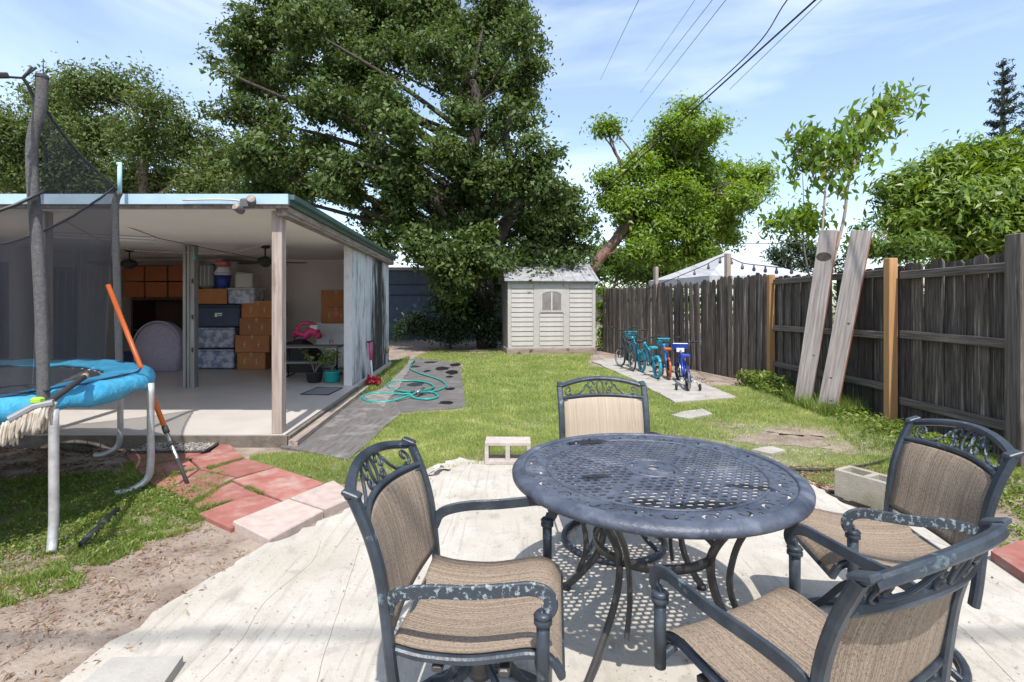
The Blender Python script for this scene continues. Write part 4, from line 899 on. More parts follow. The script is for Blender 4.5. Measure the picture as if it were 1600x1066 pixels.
MB().tube([(-.1, ry, SRZ+.04), (SW+.1, ry, SRZ+.04)], .035, 8).build('ridge_cap', MATS['shed_roof'], shed)

# ------------------------------------------------------------------ wooden fence
def fence_pt(Y): return 4.45+.0*(8.75-Y)
def picket_mesh(k, wdt=.142, h=1.86, th=.018):
    q = random.Random(k); c = .02; z1 = h
    prof = [(-wdt/2, 0), (wdt/2, 0), (wdt/2, z1-.035-q.uniform(0, .02)), (wdt/2-.03, z1-q.uniform(0, .01)), (-wdt/2+.03, z1-q.uniform(0, .01)), (-wdt/2, z1-.035-q.uniform(0, .03))]
    b = MB(); n_ = 6; vs = [(x, -th/2, z) for x, z in prof]+[(x, th/2, z) for x, z in prof]
    b.add(vs, [tuple(range(n_)), tuple(range(n_, 2*n_))[::-1]]+[(i, n_+i, n_+(i+1) % n_, (i+1) % n_) for i in range(n_)]); return b
fence1 = empty('wooden_fence', (4.5, 5.0, 0), 0, 'weathered dark board fence with horizontal rails, nearest the patio on the right', 'fence')
F1 = Vector((4.5, 5.0, 0)); pr = []
Ys = []; Y = 1.2
vars_ = []
k = 0
while Y < 8.72:
    off = .020 if k % 2 else .0
    if not (7.08 < Y < 7.2):
        if len(vars_) < 4:
            o = picket_mesh(k, .15).build('picket', MATS['fence_wood'], fence1); vars_.append(o); o.location = (off, Y-5, 0); o.rotation_euler = (0, 0, R(90))
        else: o = piece(vars_[k % 4], fence1, (off, Y-5, 0), (R(rnd.uniform(-.4, .4)), R(rnd.uniform(-.6, .6)), R(90)))
        base_h = 1.00+.010*max(0, 5-Y)
        o.scale = (1, 1, base_h+rnd.uniform(-.012, .012))
    Y += .132+rnd.uniform(-.004, .004); k += 1
for (ya, yb, zs) in ((1.2, 5.86, (.30, 1.03, 1.73)), (5.98, 8.70, (.40, 1.01, 1.77))):
    for z in zs:
        b = MB(); Lh = (yb-ya)/2; b.box((0, 0, 0), (.04, yb-ya, .088), bev=.006)
        o = b.build('rail', MATS['fence_rail'], fence1); o.location = (-.048, (ya+yb)/2-5, z); o.rotation_euler = (R(rnd.uniform(-.8, .8)), 0, 0)
for (Y, h, m_, w_, xx) in ((5.95, 1.93, 'new_post', .10, -.10), (8.78, 1.90, 'new_post', .10, -.06), (4.38, 2.0, 'old_post', .15, -.145)):
    b = MB().box((0, 0, h/2), (w_, w_, h), bev=.006); o = b.build('post', MATS[m_], fence1); o.location = (xx, Y-5, 0)
    if m_ == 'new_post': o['label'] = 'newer orange brown post'
MB().box((0, 0, .98), (.03, .20, 1.96), bev=.004).build('post_board', MATS['old_post'], fence1).location = (-.115, 4.12-5, 0)
# far stretch: boards on our side, leaning this way and that
fa, fb = Vector((4.42, 8.86, 0)), Vector((2.66, 15.1, 0)); d = (fb-fa); Lf = d.length; ang = math.atan2(d.y, d.x)
fence2 = empty('wooden_fence', fa, ang, 'dark fence of narrow leaning boards behind the bicycles', 'fence')
x = .05; k = 0; vars_ = []
while x < Lf:
    tl = R(rnd.uniform(-1.0, 1.0)+ (2.2 if 1.3 < x < 3.6 else 0)*rnd.uniform(.4, 1.1)); off = (.0, .021)[k % 2]+rnd.uniform(-.002, .004)
    if len(vars_) < 5:
        o = picket_mesh(50+k, .095+.012*(k % 4)).build('picket', MATS['fence_wood'], fence2); vars_.append(o); o.location = (x, off, 0); o.rotation_euler = (0, tl, 0)
    else: o = piece(vars_[rnd.randrange(5)], fence2, (x, off, 0), (R(rnd.uniform(-1, 1)), tl, 0))
    hgt = 1.87+(.05 if x < 1.2 else 0)-(0.0 if x < 4 else .02); o.scale = (1, 1, hgt/1.86+rnd.uniform(-.022, .022))
    x += .094+rnd.uniform(-.01, .014); k += 1
for z in (.35, 1.5): 
    o = MB().box((Lf/2, 0, 0), (Lf, .04, .09)).build('rail', MATS['fence_rail'], fence2); o.location = (0, -.05, z)
for (px, ptop, h) in ((1131, 397, 2.38), (1020, 416, 2.30)):
    # on the fence line
    t = (px-800)/F; s_ = (t*fa.y-fa.x)/(d.x-t*d.y); P = fa+d*s_
    o = MB().box((0, 0, h/2), (.09, .09, h), bev=.006).build('post', MATS['post_wood'], fence2); o.location = (s_*Lf, -.085, 0); o['label'] = 'tall brown post rising above the boards'
# leaning boards
def lean_board(b0, t0, w_, th, az, lab, knot=False):
    r = empty('leaning_board', b0, 0, lab, 'board', 'wide weathered boards leaning on the fence'); d = Vector(t0)-Vector(b0); L_ = d.length; z = d.normalized()
    wv = Vector((math.cos(az), -math.sin(az), 0)); wv = (wv-z*wv.dot(z)).normalized(); y = z.cross(wv); rot = Matrix((wv, y, z)).transposed()
    b = MB(); n_ = 1; b.box((0, 0, L_/2), (w_, th, L_), bev=.004); o = b.build('board', MATS['board_grey'], r); o.rotation_euler = rot.to_euler()
    e = MB().box((w_/2+.0015, 0, L_/2), (.003, th*.9, L_*.99)).build('cut_edge', MATS['board_edge'], o)
    for (kx, kz, kr) in ((.06, L_*.5, .018), (-.02, L_*.2, .015), (.03, L_*.08, .014)) if not knot else ((-.01, L_*.85, .10), (.05, L_*.3, .014)):
        a = MB(); s_ = -1
        a.add([(kx+kr*(.95 if kr > .05 else 1)*math.cos(2*math.pi*q/14), -th/2-.0015, kz+kr*.62*math.sin(2*math.pi*q/14)) for q in range(14)], [tuple(range(14))]); a.build('knot', MATS['dark_knot'], o)
    return r
lean_board((3.96, 6.98, -.02), (4.31, 6.96, 2.40), .225, .045, R(50), 'taller left leaning board with a big dark knot near its top', True)
lean_board((4.02, 6.55, -.02), (4.44, 6.50, 2.33), .225, .045, R(50), 'right leaning board, smooth and grey with small knots')

# ------------------------------------------------------------------ the round table
def disc_with_holes(name, outer, holes, th, mat, parent, z):
    cu = bpy.data.curves.new(name, 'CURVE'); cu.dimensions = '2D'; cu.fill_mode = 'BOTH'; cu.extrude = th/2
    for poly in [outer]+holes:
        s = cu.splines.new('POLY'); s.points.add(len(poly)-1)
        for i, p in enumerate(poly): s.points[i].co = (p[0], p[1], 0, 1)
        s.use_cyclic_u = True
    t = bpy.data.objects.new('tmp', cu); C.objects.link(t); bpy.context.view_layer.update()
    me = bpy.data.meshes.new_from_object(t.evaluated_get(bpy.context.evaluated_depsgraph_get())); bpy.data.objects.remove(t)
    me.name = name; me.materials.clear(); me.materials.append(mat); o = bpy.data.objects.new(name, me); C.objects.link(o); o.parent = parent; o.location.z = z; return o
TBL = Vector((.585, 2.13, .035)); TT = .685
table = empty('patio_table', TBL, R(6), 'round dark blue grey cast metal patio table with a pierced top', 'table')
RT = .585; circ = lambda r_, n_: [(r_*math.cos(2*math.pi*k/n_), r_*math.sin(2*math.pi*k/n_)) for k in range(n_)]
holes = [circ(.022, 18)]
g = .0345
for i in range(-13, 14):
    for j in range(-16, 17):
        x, y = (i+.5*(j % 2))*g*1.12, j*g*.86; q = math.hypot(x, y); a = math.degrees(math.atan2(y, x)) % 90
        if q < .115 or q > .425: continue
        if abs(a-45)*math.pi/180*q < .014: continue
        w_, h_ = .0126, .0090; c_ = .0034
        holes.append([(x+sx, y+sy) for sx, sy in ((-w_+c_, -h_), (w_-c_, -h_), (w_, -h_+c_), (w_, h_-c_), (w_-c_, h_), (-w_+c_, h_), (-w_, h_-c_), (-w_, -h_+c_))])
def arcslot(cx, cy, rr, a0, a1, w_, rot):
    P = []; n_ = 7
    for k in range(n_+1): a = a0+(a1-a0)*k/n_; P.append(((rr+w_/2)*math.cos(a), (rr+w_/2)*math.sin(a)))
    for k in range(n_, -1, -1): a = a0+(a1-a0)*k/n_; P.append(((rr-w_/2)*math.cos(a), (rr-w_/2)*math.sin(a)))
    return [(cx+p[0]*math.cos(rot)-p[1]*math.sin(rot), cy+p[0]*math.sin(rot)+p[1]*math.cos(rot)) for p in P]
NR = 24
for k in range(NR):
    a = 2*math.pi*k/NR; 
    holes.append(arcslot(.489*math.cos(a), .489*math.sin(a), .021, R(-110 if k % 2 else 70), R(120 if k % 2 else 300), .0115, a))
    for (dr, da, s_) in ((.466, .085, .013), (.512, .10, .012), (.449, .13, .009), (.490, .14, .011)):
        aa = a+da; cx, cy = dr*math.cos(aa), dr*math.sin(aa)
        holes.append([(cx+s_*math.cos(aa+t_+k), cy+s_*math.sin(aa+t_+k)) for t_ in (0, R(130), R(215))])
for k in range(4):
    a = 2*math.pi*k/4+R(45); holes.append(arcslot(.07*math.cos(a), .07*math.sin(a), .022, R(-80), R(80), .008, a))
disc_with_holes('tabletop', circ(.536, 128), holes, .0045, MATS['metal_table'], table, TT-.006)
MB().lathe([(.530, TT-.012), (.532, TT+.003), (.540, TT+.007), (.552, TT+.003), (.562, TT+.002), (.576, TT-.004), (.585, TT-.016), (.584, TT-.030), (.576, TT-.036), (.570, TT-.020), (.556, TT-.012)], seg=128, closed=True).build('rim', MATS['metal_table'], table)
b = MB()
for q in (.437, .108): b.lathe([(q-.006, TT-.003), (q-.004, TT+.001), (q+.004, TT+.001), (q+.006, TT-.003)], seg=96)
b.lathe([(.024, TT-.003), (.025, TT+.001), (.029, TT+.001), (.031, TT-.003)], seg=32)
b.build('raised_ring', MATS['metal_table'], table)
for k in range(4):
    a = R(45+90*k-6); c_, s_ = math.cos(a), math.sin(a)
    for (da, nm) in ((0, 'leg'), (R(14), 'strut')):
        c_, s_ = math.cos(a+da), math.sin(a+da)
        if nm == 'leg': pr_ = [(.40, .655), (.375, .60), (.27, .45), (.245, .36), (.275, .24), (.37, .11), (.455, .018)]
        else: pr_ = [(.47, .655), (.44, .60), (.345, .48), (.305, .36), (.30, .26), (.335, .16)]
        MB().band(catmull([(q*c_, q*s_, z) for q, z in pr_], 6), .032 if nm == 'leg' else .024, .018 if nm == 'leg' else .016, up=(-s_, c_, 0)).build(nm, MATS['metal_leg'], table)
    MB().lathe([(0, 0), (.022, 0), (.020, .02), (0, .022)], (.458*math.cos(a), .458*math.sin(a), 0), 10).build('foot', MATS['black'], table)
MB().lathe([(.235, .40), (.235, .365), (.245, .365), (.245, .40)], seg=48, closed=True).build('brace_ring', MATS['metal_leg'], table)
b = MB()
for k in range(2): a = R(45+90*k-6); b.band([(.40*math.cos(a), .40*math.sin(a), .655), (-.40*math.cos(a), -.40*math.sin(a), .655)], .03, .016, up=(0, 0, 1)) if k == 0 else b.band([(.40*math.cos(a), .40*math.sin(a), .637), (-.40*math.cos(a), -.40*math.sin(a), .637)], .03, .016, up=(0, 0, 1))
b.build('cross_bar', MATS['metal_leg'], table)

# ------------------------------------------------------------------ swivel chairs
def make_chair(lab, worn=(), sling='sling', skip=0, low=1.0):
    c = empty('patio_chair', (0, 0, 0), 0, lab, 'chair', 'four sling swivel chairs round the patio table'); FR = MATS['metal_chair']
    MB().tube([(.285*math.cos(a*math.pi/24), .285*math.sin(a*math.pi/24), .018) for a in range(48)], .0165, 10, closed=True).build('base_ring', FR, c)
    for k in range(4):
        a = R(45+90*k); x, y = math.cos(a), math.sin(a)
        MB().band(catmull([(.035*x, .035*y, .25), (.10*x, .10*y, .20), (.19*x, .19*y, .085), (.275*x, .275*y, .028)], 5), .026, .016, up=(-y, x, 0)).build('base_leg', FR, c)
    MB().lathe([(0, .20), (.035, .20), (.045, .23), (.045, .338), (.085, .345), (.085, .365), (0, .365)], seg=24).build('swivel_hub', MATS['metal_leg'], c)
    MB().box((0, .02, .380), (.20, .26, .028), bev=.006).box((0, .10, .387), (.50, .03, .02), bev=.004).box((0, -.08, .387), (.50, .03, .02), bev=.004).build('swivel_plate', MATS['metal_leg'], c)
    sp = [(-.205, .435), (-.12, .418), (.0, .415), (.10, .430), (.17, .442), (.225, .430), (.255, .387)]
    for s in (-1, 1): MB().band(catmull([(s*.243, y, z) for y, z in sp], 5), .020, .030, up=(1, 0, 0)).build('seat_rail', FR, c)
    cp = catmull([(0, y, z+.014) for y, z in sp], 5); n_ = len(cp)-1
    def seat(u, v): 
        q = cp[min(n_, int(round(u*n_)))]; return ((v-.5)*.485, q.y, q.z-.016*math.sin(math.pi*v)*(1 if q.z > .42 else .3))
    MB().grid(seat, n_, 12, th=-.004).build('seat', MATS[sling], c)
    MB().tube([(-.243, .25, .390), (.243, .25, .390)], .012, 8).build('seat_bar', FR, c); MB().tube([(-.243, -.20, .427), (.243, -.20, .427)], .012, 8).build('seat_bar', FR, c)
    up_ = [(-.190, .33), (-.200, .40), (-.212, .52), (-.228, .64), (-.256, .74), (-.292, .825), (-.303, .848)]
    for s in (-1, 1):
        MB().band(catmull([(s*(.262+.004*i/3), y, z) for i, (y, z) in enumerate(up_)], 5), .026, .036, up=(1, 0, 0)).build('back_post', FR, c)
        MB().box((s*.266, -.307, .856), (.036, .050, .014), Matrix.Rotation(R(-20), 3, 'X'), bev=.005).box((s*.266, -.305, .847), (.028, .042, .010), Matrix.Rotation(R(-20), 3, 'X'), bev=.003).build('post_cap', FR, c)
    def surf(x, v, off=0):       # curved plane of the head panel, v from lower rail (0) to top rail (1)
        bow = (1-(x/.255)**2); y = -.270-.045*v-.055*bow+off; z = .770+.073*v+(.012+.026*v)*bow; return Vector((x, y, z))
    MB().band([surf(-.255+.51*k/16, 1.02) for k in range(17)], .030, .026, up=(0, .35, 1)).build('top_rail', FR, c)
    MB().band([surf(-.255+.51*k/16, 0) for k in range(17)], .018, .026, up=(0, .35, 1)).band([surf(-.255+.51*k/16, -.18) for k in range(17)], .012, .012, up=(0, .35, 1)).build('lower_rail', FR, c)
    sc_ = MB()
    def curl(pts, rad=.0058): sc_.tube([surf(x*.25, v) for x, v in pts], rad, 6)
    el = [(.085*math.cos(2*math.pi*k/20), .5+.42*math.sin(2*math.pi*k/20)) for k in range(20)]
    sc_.tube([surf(x*.25*1.0, v) for x, v in el], .006, 6, closed=True)
    for s in (-1, 1):
        def spiral(cx, cv, r0, r1, a0, turns, n_=16, sx=1): return [(s*(cx+(r0+(r1-r0)*k/n_)*.30*sx*math.cos(a0+turns*2*math.pi*k/n_)), cv+(r0+(r1-r0)*k/n_)*math.sin(a0+turns*2*math.pi*k/n_)) for k in range(n_+1)]
        curl(spiral(.26, .62, .34, .10, R(180), -.9)); curl(spiral(.22, .28, .22, .05, R(180), 1.0))
        curl([(s*.36, .70), (s*.44, .42), (s*.55, .18), (s*.70, .12), (s*.83, .25)]); curl(spiral(.84, .52, .36, .08, R(-95), 1.0))
    sc_.build('scrollwork', MATS['metal_worn'] if 'scroll' in worn else FR, c)
    bp = [(-.208, .480), (-.222, .56), (-.236, .65), (-.256, .725), (-.272, .762)]; cb = catmull([(0, y, z) for y, z in bp], 5); nb_ = len(cb)-1
    def back(u, v):
        q = cb[min(nb_, int(round(u*nb_)))]; bow = math.sin(math.pi*v); return ((v-.5)*.492, q.y-.045*bow*(.35+.65*u)+.004, q.z+.010*bow*u)
    MB().grid(back, nb_, 14, th=.004).build('back_sling', MATS[sling], c)
    MB().tube([Vector(back(0, v/14))+Vector((0, -.004, -.004)) for v in range(15)], .009, 8).build('sling_bar', FR, c)
    for s in (-1, 1):
        if s == skip: continue
        ap = [(px_, py_, pz_*low) for px_, py_, pz_ in [(s*.262, -.212, .545), (s*.272, -.185, .592), (s*.284, -.10, .614), (s*.291, .02, .622), (s*.293, .12, .634), (s*.293, .175, .640), (s*.291, .214, .628), (s*.290, .226, .600), (s*.290, .212, .577), (s*.290, .196, .582)]]
        key = 'armL' if s < 0 else 'armR'
        MB().band(catmull(ap, 6), .036, .012, up=(1, 0, 0)).build('armrest', MATS['metal_worn'] if key in worn else FR, c)
        MB().tube([(s*.288, .205, .372), (s*.288, .205, .575*low)], [.0165, .0175], 12).build('arm_post', FR, c)
        MB().lathe([(.018, .548), (.024, .552), (.024, .562), (.019, .566), (.025, .572), (.018, .580), (0, .580)], (s*.288, .205, .575*(low-1)), 14).build('post_collar', FR, c)
        MB().band([(s*.288, .205, .395), (s*.245, .190, .425)], .018, .022).build('brace', FR, c)
    return c
def put(c, x, y, face):      # face = direction the sitter looks, degrees from +Y clockwise negative
    c.location = (x, y, .035); c.rotation_euler.z = R(face); return c
ca = put(make_chair('chair on the left facing the table, armrest paint worn to pale blue', ('armR',)), -.10, 1.61, -95)
cb_ = put(make_chair('chair behind the table facing the camera, only its back showing above the top', (), 'sling_pale', 0, .94), .585, 2.95, 183)
cc_ = put(make_chair('chair on the right in front of the mossy block, back against the fence side', ('scroll', 'armL'), 'sling', 1), 1.43, 2.04, 82)
cd_ = put(make_chair('chair nearest the camera seen from behind at the lower right'), .755, 1.35, 27)

# ------------------------------------------------------------------ bicycles
def bicycle(rear, front, Rw, tw, cols, lab, saddle='black', bars='black', training=False, basket=None, plate=False, barz=None, fender=None):
    tyre, frame, rim = cols; rear = Vector(rear); front = Vector(front); d = front-rear; L_ = d.length
    r = empty('bicycle', rear, math.atan2(d.y, d.x), lab, 'bicycle', 'row of childrens bicycles on the concrete strip')
    for (x, st) in ((0, 0), (L_, rnd.uniform(-.25, .25))):
        rt = Matrix.Rotation(st, 3, 'Z') @ Matrix.Rotation(R(90), 3, 'X'); n_ = 28
        wv = empty_part = MB()
        wh = MB().tube([rt@Vector((Rw*.86*math.cos(2*math.pi*k/n_), Rw*.86*math.sin(2*math.pi*k/n_), 0)) for k in range(n_)], tw*.45, 6, closed=True)
        for k in range(14): a = 2*math.pi*k/14; wh.tube([rt@Vector((0, 0, .015*(1 if k % 2 else -1))), rt@Vector((Rw*.84*math.cos(a), Rw*.84*math.sin(a), 0))], .0018, 4)
        wh.tube([rt@Vector((0, 0, -.03)), rt@Vector((0, 0, .03))], .016, 8); wo_ = wh.build('wheel', MATS[rim], r); wo_.location = (x, 0, Rw)
        MB().tube([rt@Vector(((Rw-tw*.5)*math.cos(2*math.pi*k/n_), (Rw-tw*.5)*math.sin(2*math.pi*k/n_), 0)) for k in range(n_)], tw*.5, 8, closed=True).build('tyre', MATS[tyre], wo_)
    z0 = Rw; bbx = L_*.42; H = barz or Rw*3.6; sx = L_*.26; hx = L_*.80; sz = H*.72
    b = MB(); b.tube([(bbx, 0, z0*.95), (sx, 0, sz*.86)], .017, 8).tube([(bbx, 0, z0*.95), (hx, 0, H*.72)], .021, 8).tube([(sx+.02, 0, sz*.78), (hx-.01, 0, H*.80)], .017, 8)
    for s in (-1, 1): b.tube([(0, s*.04, z0), (bbx, s*.02, z0*.95)], .010, 6).tube([(0, s*.04, z0), (sx+.02, s*.012, sz*.76)], .009, 6)
    b.tube([(hx-.005, 0, H*.84), (hx+.02, 0, H*.64)], .024, 8); b.build('frame', MATS[frame], r)
    b = MB()
    for s in (-1, 1): b.tube([(L_, s*.045, z0), (hx+.04, s*.04, H*.62), (hx+.03, s*.01, H*.64)], .011, 6)
    b.build('fork', MATS[frame], r)
    b = MB(); b.tube([(hx, 0, H*.82), (hx-.015, 0, H*.92)], .013, 8).tube(catmull([(hx-.07, -.25, H+.01), (hx-.03, -.16, H), (hx, -.07, H*.93), (hx, .07, H*.93), (hx-.03, .16, H), (hx-.07, .25, H+.01)], 4), .010, 6); hb_ = b.build('handlebar', MATS[bars if bars != 'black' else 'black_rough'], r)
    for s in (-1, 1): MB().tube([(hx-.055, s*.19, H+.006), (hx-.09, s*.29, H+.012)], .015, 8).build('grip', MATS['rubber'], hb_)
    sdl = MB().box((sx-.03, 0, sz+.02), (.13, .14, .05), bev=.02).box((sx+.07, 0, sz+.02), (.13, .05, .035), bev=.015).build('saddle', MATS[saddle], r); MB().tube([(sx+.005, 0, sz*.85), (sx-.01, 0, sz+.0)], .011, 6).build('post', MATS['chrome'], sdl)
    pd = MB().lathe([(0, -.008), (.065, -.008), (.07, 0), (.065, .008), (0, .008)], (bbx, -.05, z0*.95), 20, Matrix.Rotation(R(90), 3, 'X')).tube([(bbx, -.07, z0*.95), (bbx, .07, z0*.95)], .014, 8).tube([(bbx, -.065, z0*.95), (bbx+.06, -.07, z0*.95-.09)], .008, 6).tube([(bbx, .065, z0*.95), (bbx-.06, .07, z0*.95+.09)], .008, 6).build('crank', MATS['black'], r)
    MB().box((bbx+.06, -.105, z0*.95-.09), (.08, .07, .022), bev=.006).build('pedal', MATS['rubber'], pd); MB().box((bbx-.06, .105, z0*.95+.09), (.08, .07, .022), bev=.006).build('pedal', MATS['rubber'], pd)
    MB().band([(0, -.052, z0+.03), (bbx, -.052, z0*.95+.065), (bbx, -.056, z0*.95-.065), (0, -.056, z0-.03)], .02, .008).build('chain_guard', MATS[fender or 'black'], r)
    if training:
        for s in (-1, 1):
            t_ = MB().tube([(0, s*.05, z0), (0, s*.13, z0*.8), (-.01, s*.16, .06)], .008, 6).build('stabiliser', MATS['chrome'], r)
            MB().lathe([(.0, -.015), (.045, -.015), (.055, -.008), (.055, .008), (.045, .015), (0, .015)], (-.01, s*.18, .056), 18, Matrix.Rotation(R(90), 3, 'X')).build('small_wheel', MATS['rubber'], t_)
    if fender:
        b = MB()
        for x in (0, L_):
            b.band([(x+(Rw+.02)*math.cos(R(a)), 0, Rw+(Rw+.02)*math.sin(R(a))) for a in (range(30, 160, 12) if x else range(35, 185, 12))], .07, .006, up=(0, 1, 0))
        b.build('mudguard', MATS[fender], r)
    if basket:
        MB().box((hx+.10, 0, H*.86), (.13, .22, .13), bev=.035, taper=1.15).box((hx+.10, 0, H*.86+.075), (.16, .26, .02), bev=.008).build('basket', MATS[basket], r)
    if plate:
        MB().box((hx+.0, 0, H*.90), (.03, .27, .11), Matrix.Rotation(R(-15), 3, 'Y'), bev=.012).build('number_plate', MATS['bike_blue'], r)
        MB().box((hx-.022, 0, H*.80), (.03, .13, .07), bev=.012).build('plate_pad', MATS['white_plastic'], r)
    return r
zc = .03
bicycle(at(988, 580, zc), at(969, 573, zc), .205, .035, ('rubber', 'bike_dark', 'chrome'), 'dark bicycle with black tyres, furthest left of the row', bars='black', barz=.86)
bicycle(at(1006, 583, zc)+Vector((.02, .25, 0)), at(985, 573, zc), .19, .04, ('rubber', 'bike_teal', 'chrome'), 'small teal bicycle with black tyres and a teal box on its handlebar', basket='bike_teal', barz=.80)
bicycle(at(1027, 592, zc), at(1003, 581.5, zc), .215, .062, ('bike_teal', 'bike_teal', 'black'), 'teal bicycle with fat teal tyres and mint saddle', saddle='bike_teal', barz=.74, training=False)
bicycle(at(1045, 593, zc), at(1036, 584, zc)+Vector((-.02, -.05, 0)), .20, .045, ('bike_orange', 'bike_sky', 'black'), 'blue bicycle with orange tyres between the teal and the dark blue one', saddle='bike_orange', barz=.72, basket='bike_teal')
bicycle(at(1075, 610, zc), at(1060, 594, zc), .165, .055, ('rubber', 'bike_blue', 'chrome'), 'dark blue bicycle with training wheels nearest the camera', training=True, plate=True, fender='bike_blue', barz=.70, saddle='bike_blue')

# white flower / debris near fence etc.
# ------------------------------------------------------------------ overhead wires
def wire(px0, py0, Y0, px1, py1, Y1, r_, sag, lab, mat='wire', n_=24):
    a, c_ = atY(px0, py0, Y0), atY(px1, py1, Y1); a2 = a+(a-c_)*.35
    P = [a2.lerp(c_, k/n_)-Vector((0, 0, sag*4*(k/n_)*(1-k/n_))) for k in range(n_+1)]
    tag(MB().tube(P, r_, 6).build('overhead_wire', MATS[mat]), lab, 'wire', 'overhead wires crossing the sky')
wire(1274, 0, 7, 935, 306, 16.4, .014, .0, 'thick black cable running from the top edge down to the big tree, lower of two')
tag(MB().tube(catmull([atY(1290, -60, 6.5), atY(1230, 0, 8), atY(1190, 62, 9.2), atY(1130, 122, 10.8), atY(1060, 182, 12.5), atY(990, 245, 14.5), atY(937, 300, 16.4)], 6), .011, 6).build('overhead_wire', MATS['wire']), 'thinner kinked black cable above the thick one', 'wire', 'overhead wires crossing the sky')
tag(MB().tube([(-12, -3.15, 9.1), (0, -3.05, 8.95), (12, -3.15, 9.1)], .022, 6).build('overhead_wire', MATS['wire']), 'thick cable crossing overhead behind the patio, its faint shadow falling over the near patio', 'wire')
wire(1284, 0, 8, 1140, 140, 13, .006, 0, 'faint grey wire just right of the thick cable', 'wire_grey')
wire(1134, 0, 14, 985, 190, 30, .010, 0, 'rightmost of the three thin grey wires left of the thick cable', 'wire_grey')
wire(1113, 0, 14, 1000, 145, 26, .009, 0, 'middle one of the three thin grey wires', 'wire_grey')
wire(1086, 0, 14, 1008, 112, 24, .007, 0, 'leftmost of the three thin grey wires', 'wire_grey')
wire(998, 0, 12, 938, 125, 24, .008, 0, 'lone thin grey wire beside the big tree', 'wire_grey')
tag(MB().tube([atY(1105, 381, 26), atY(1240, 380, 26)], .02, 5).build('overhead_wire', MATS['wire_grey']), 'distant level wire above the white tent', 'wire', 'overhead wires crossing the sky')

# ------------------------------------------------------------------ white tent beyond the fence with its string of bulbs
r = empty('canopy_tent', (6.1, 14.5, 0), R(12), 'white pyramid canopy tent beyond the dark fence', 'tent'); hw = 1.6; ez = 2.10; pk = 2.88
b = MB(); n_ = 6; pts = []
for (s1_, s2_) in ((-1, -1), (1, -1), (1, 1), (-1, 1)): pts.append((s1_, s2_))
for k in range(4):
    a, c_ = pts[k], pts[(k+1) % 4]
    b.grid(lambda u, v: (hw*(a[0]+(c_[0]-a[0])*u)*(1-v), hw*(a[1]+(c_[1]-a[1])*u)*(1-v), ez+(pk-ez)*(v**1.12)-.05*math.sin(math.pi*v)*math.sin(math.pi*u)), 8, 8)
    b.add([(hw*a[0], hw*a[1], ez), (hw*c_[0], hw*c_[1], ez), (hw*c_[0]*1.01, hw*c_[1]*1.01, ez-.22), (hw*a[0]*1.01, hw*a[1]*1.01, ez-.22)], [(0, 1, 2, 3)])
b.build('canopy', MATS['tent_white'], r)
for (s1_, s2_) in pts: MB().tube([(s1_*hw*.98, s2_*hw*.98, 0), (s1_*hw*.98, s2_*hw*.98, ez)], .02, 8).build('pole', MATS['galv'], r)
r = empty('string_lights', atY(1131, 400, 10.2), 0, 'string of round bulbs slung from the tall fence post before the white tent', 'string lights'); o0 = r.location.copy()
pa = [atY(1010, 452, 12.5), atY(1060, 432, 11.8), atY(1100, 415, 11), atY(1131, 401, 10.2), atY(1160, 411, 9.8), atY(1190, 415, 9.6), atY(1220, 418, 9.4), atY(1262, 416, 9.2), atY(1285, 412, 9.1)]
cpth = catmull(pa, 5); MB().tube([p-o0 for p in cpth], .009, 5).build('cord', MATS['wire'], r)
bl = None
for p in cpth[2::3]:
    q = p-o0
    if bl is None:
        bl = MB().lathe([(0, 0), (.014, 0), (.016, -.045), (.026, -.065), (.032, -.09), (.024, -.12), (0, -.128)], seg=10).build('bulb', MATS['wire_grey'], r); bl.location = q
    else: piece(bl, r, q)
# blue-grey neighbouring house behind the porch
r = empty('neighbour_house', (-3.6, 20, 0), 0, 'dark blue grey low house wall behind the big tree', 'house')
MB().box((-.2, 1.5, 1.35), (7.0, 3.0, 2.7)).build('wall', MATS['house_blue'], r); MB().box((-.2, 1.5, 2.76), (7.5, 3.5, .11)).build('roof', MATS['house_roof'], r)
w1 = MB().box((1.2, -.02, 1.9), (1.1, .04, .8)).build('window', MATS['door_frame'], r); 
for k in range(5): MB().box((1.2, -.05, 1.6+.15*k), (1.0, .02, .10), Matrix.Rotation(R(25), 3, 'X')).build('slat', MATS['off_white'], w1)
b = MB()
for z in (2.15, 1.75): b.tube([(-1.2, -.1, z), (2.5, -.1, z)], .015, 6)
b.build('pipe', MATS['wire'], r)
# a pale low wall seen between shed and fence
r = MB().box((0, 0, 1.0), (3.4, .15, 2.0)).build('garden_wall', MATS['concrete']); r.location = (4.2, 19.5, 0); tag(r, 'pale low wall beyond the fence behind the shed', 'wall')

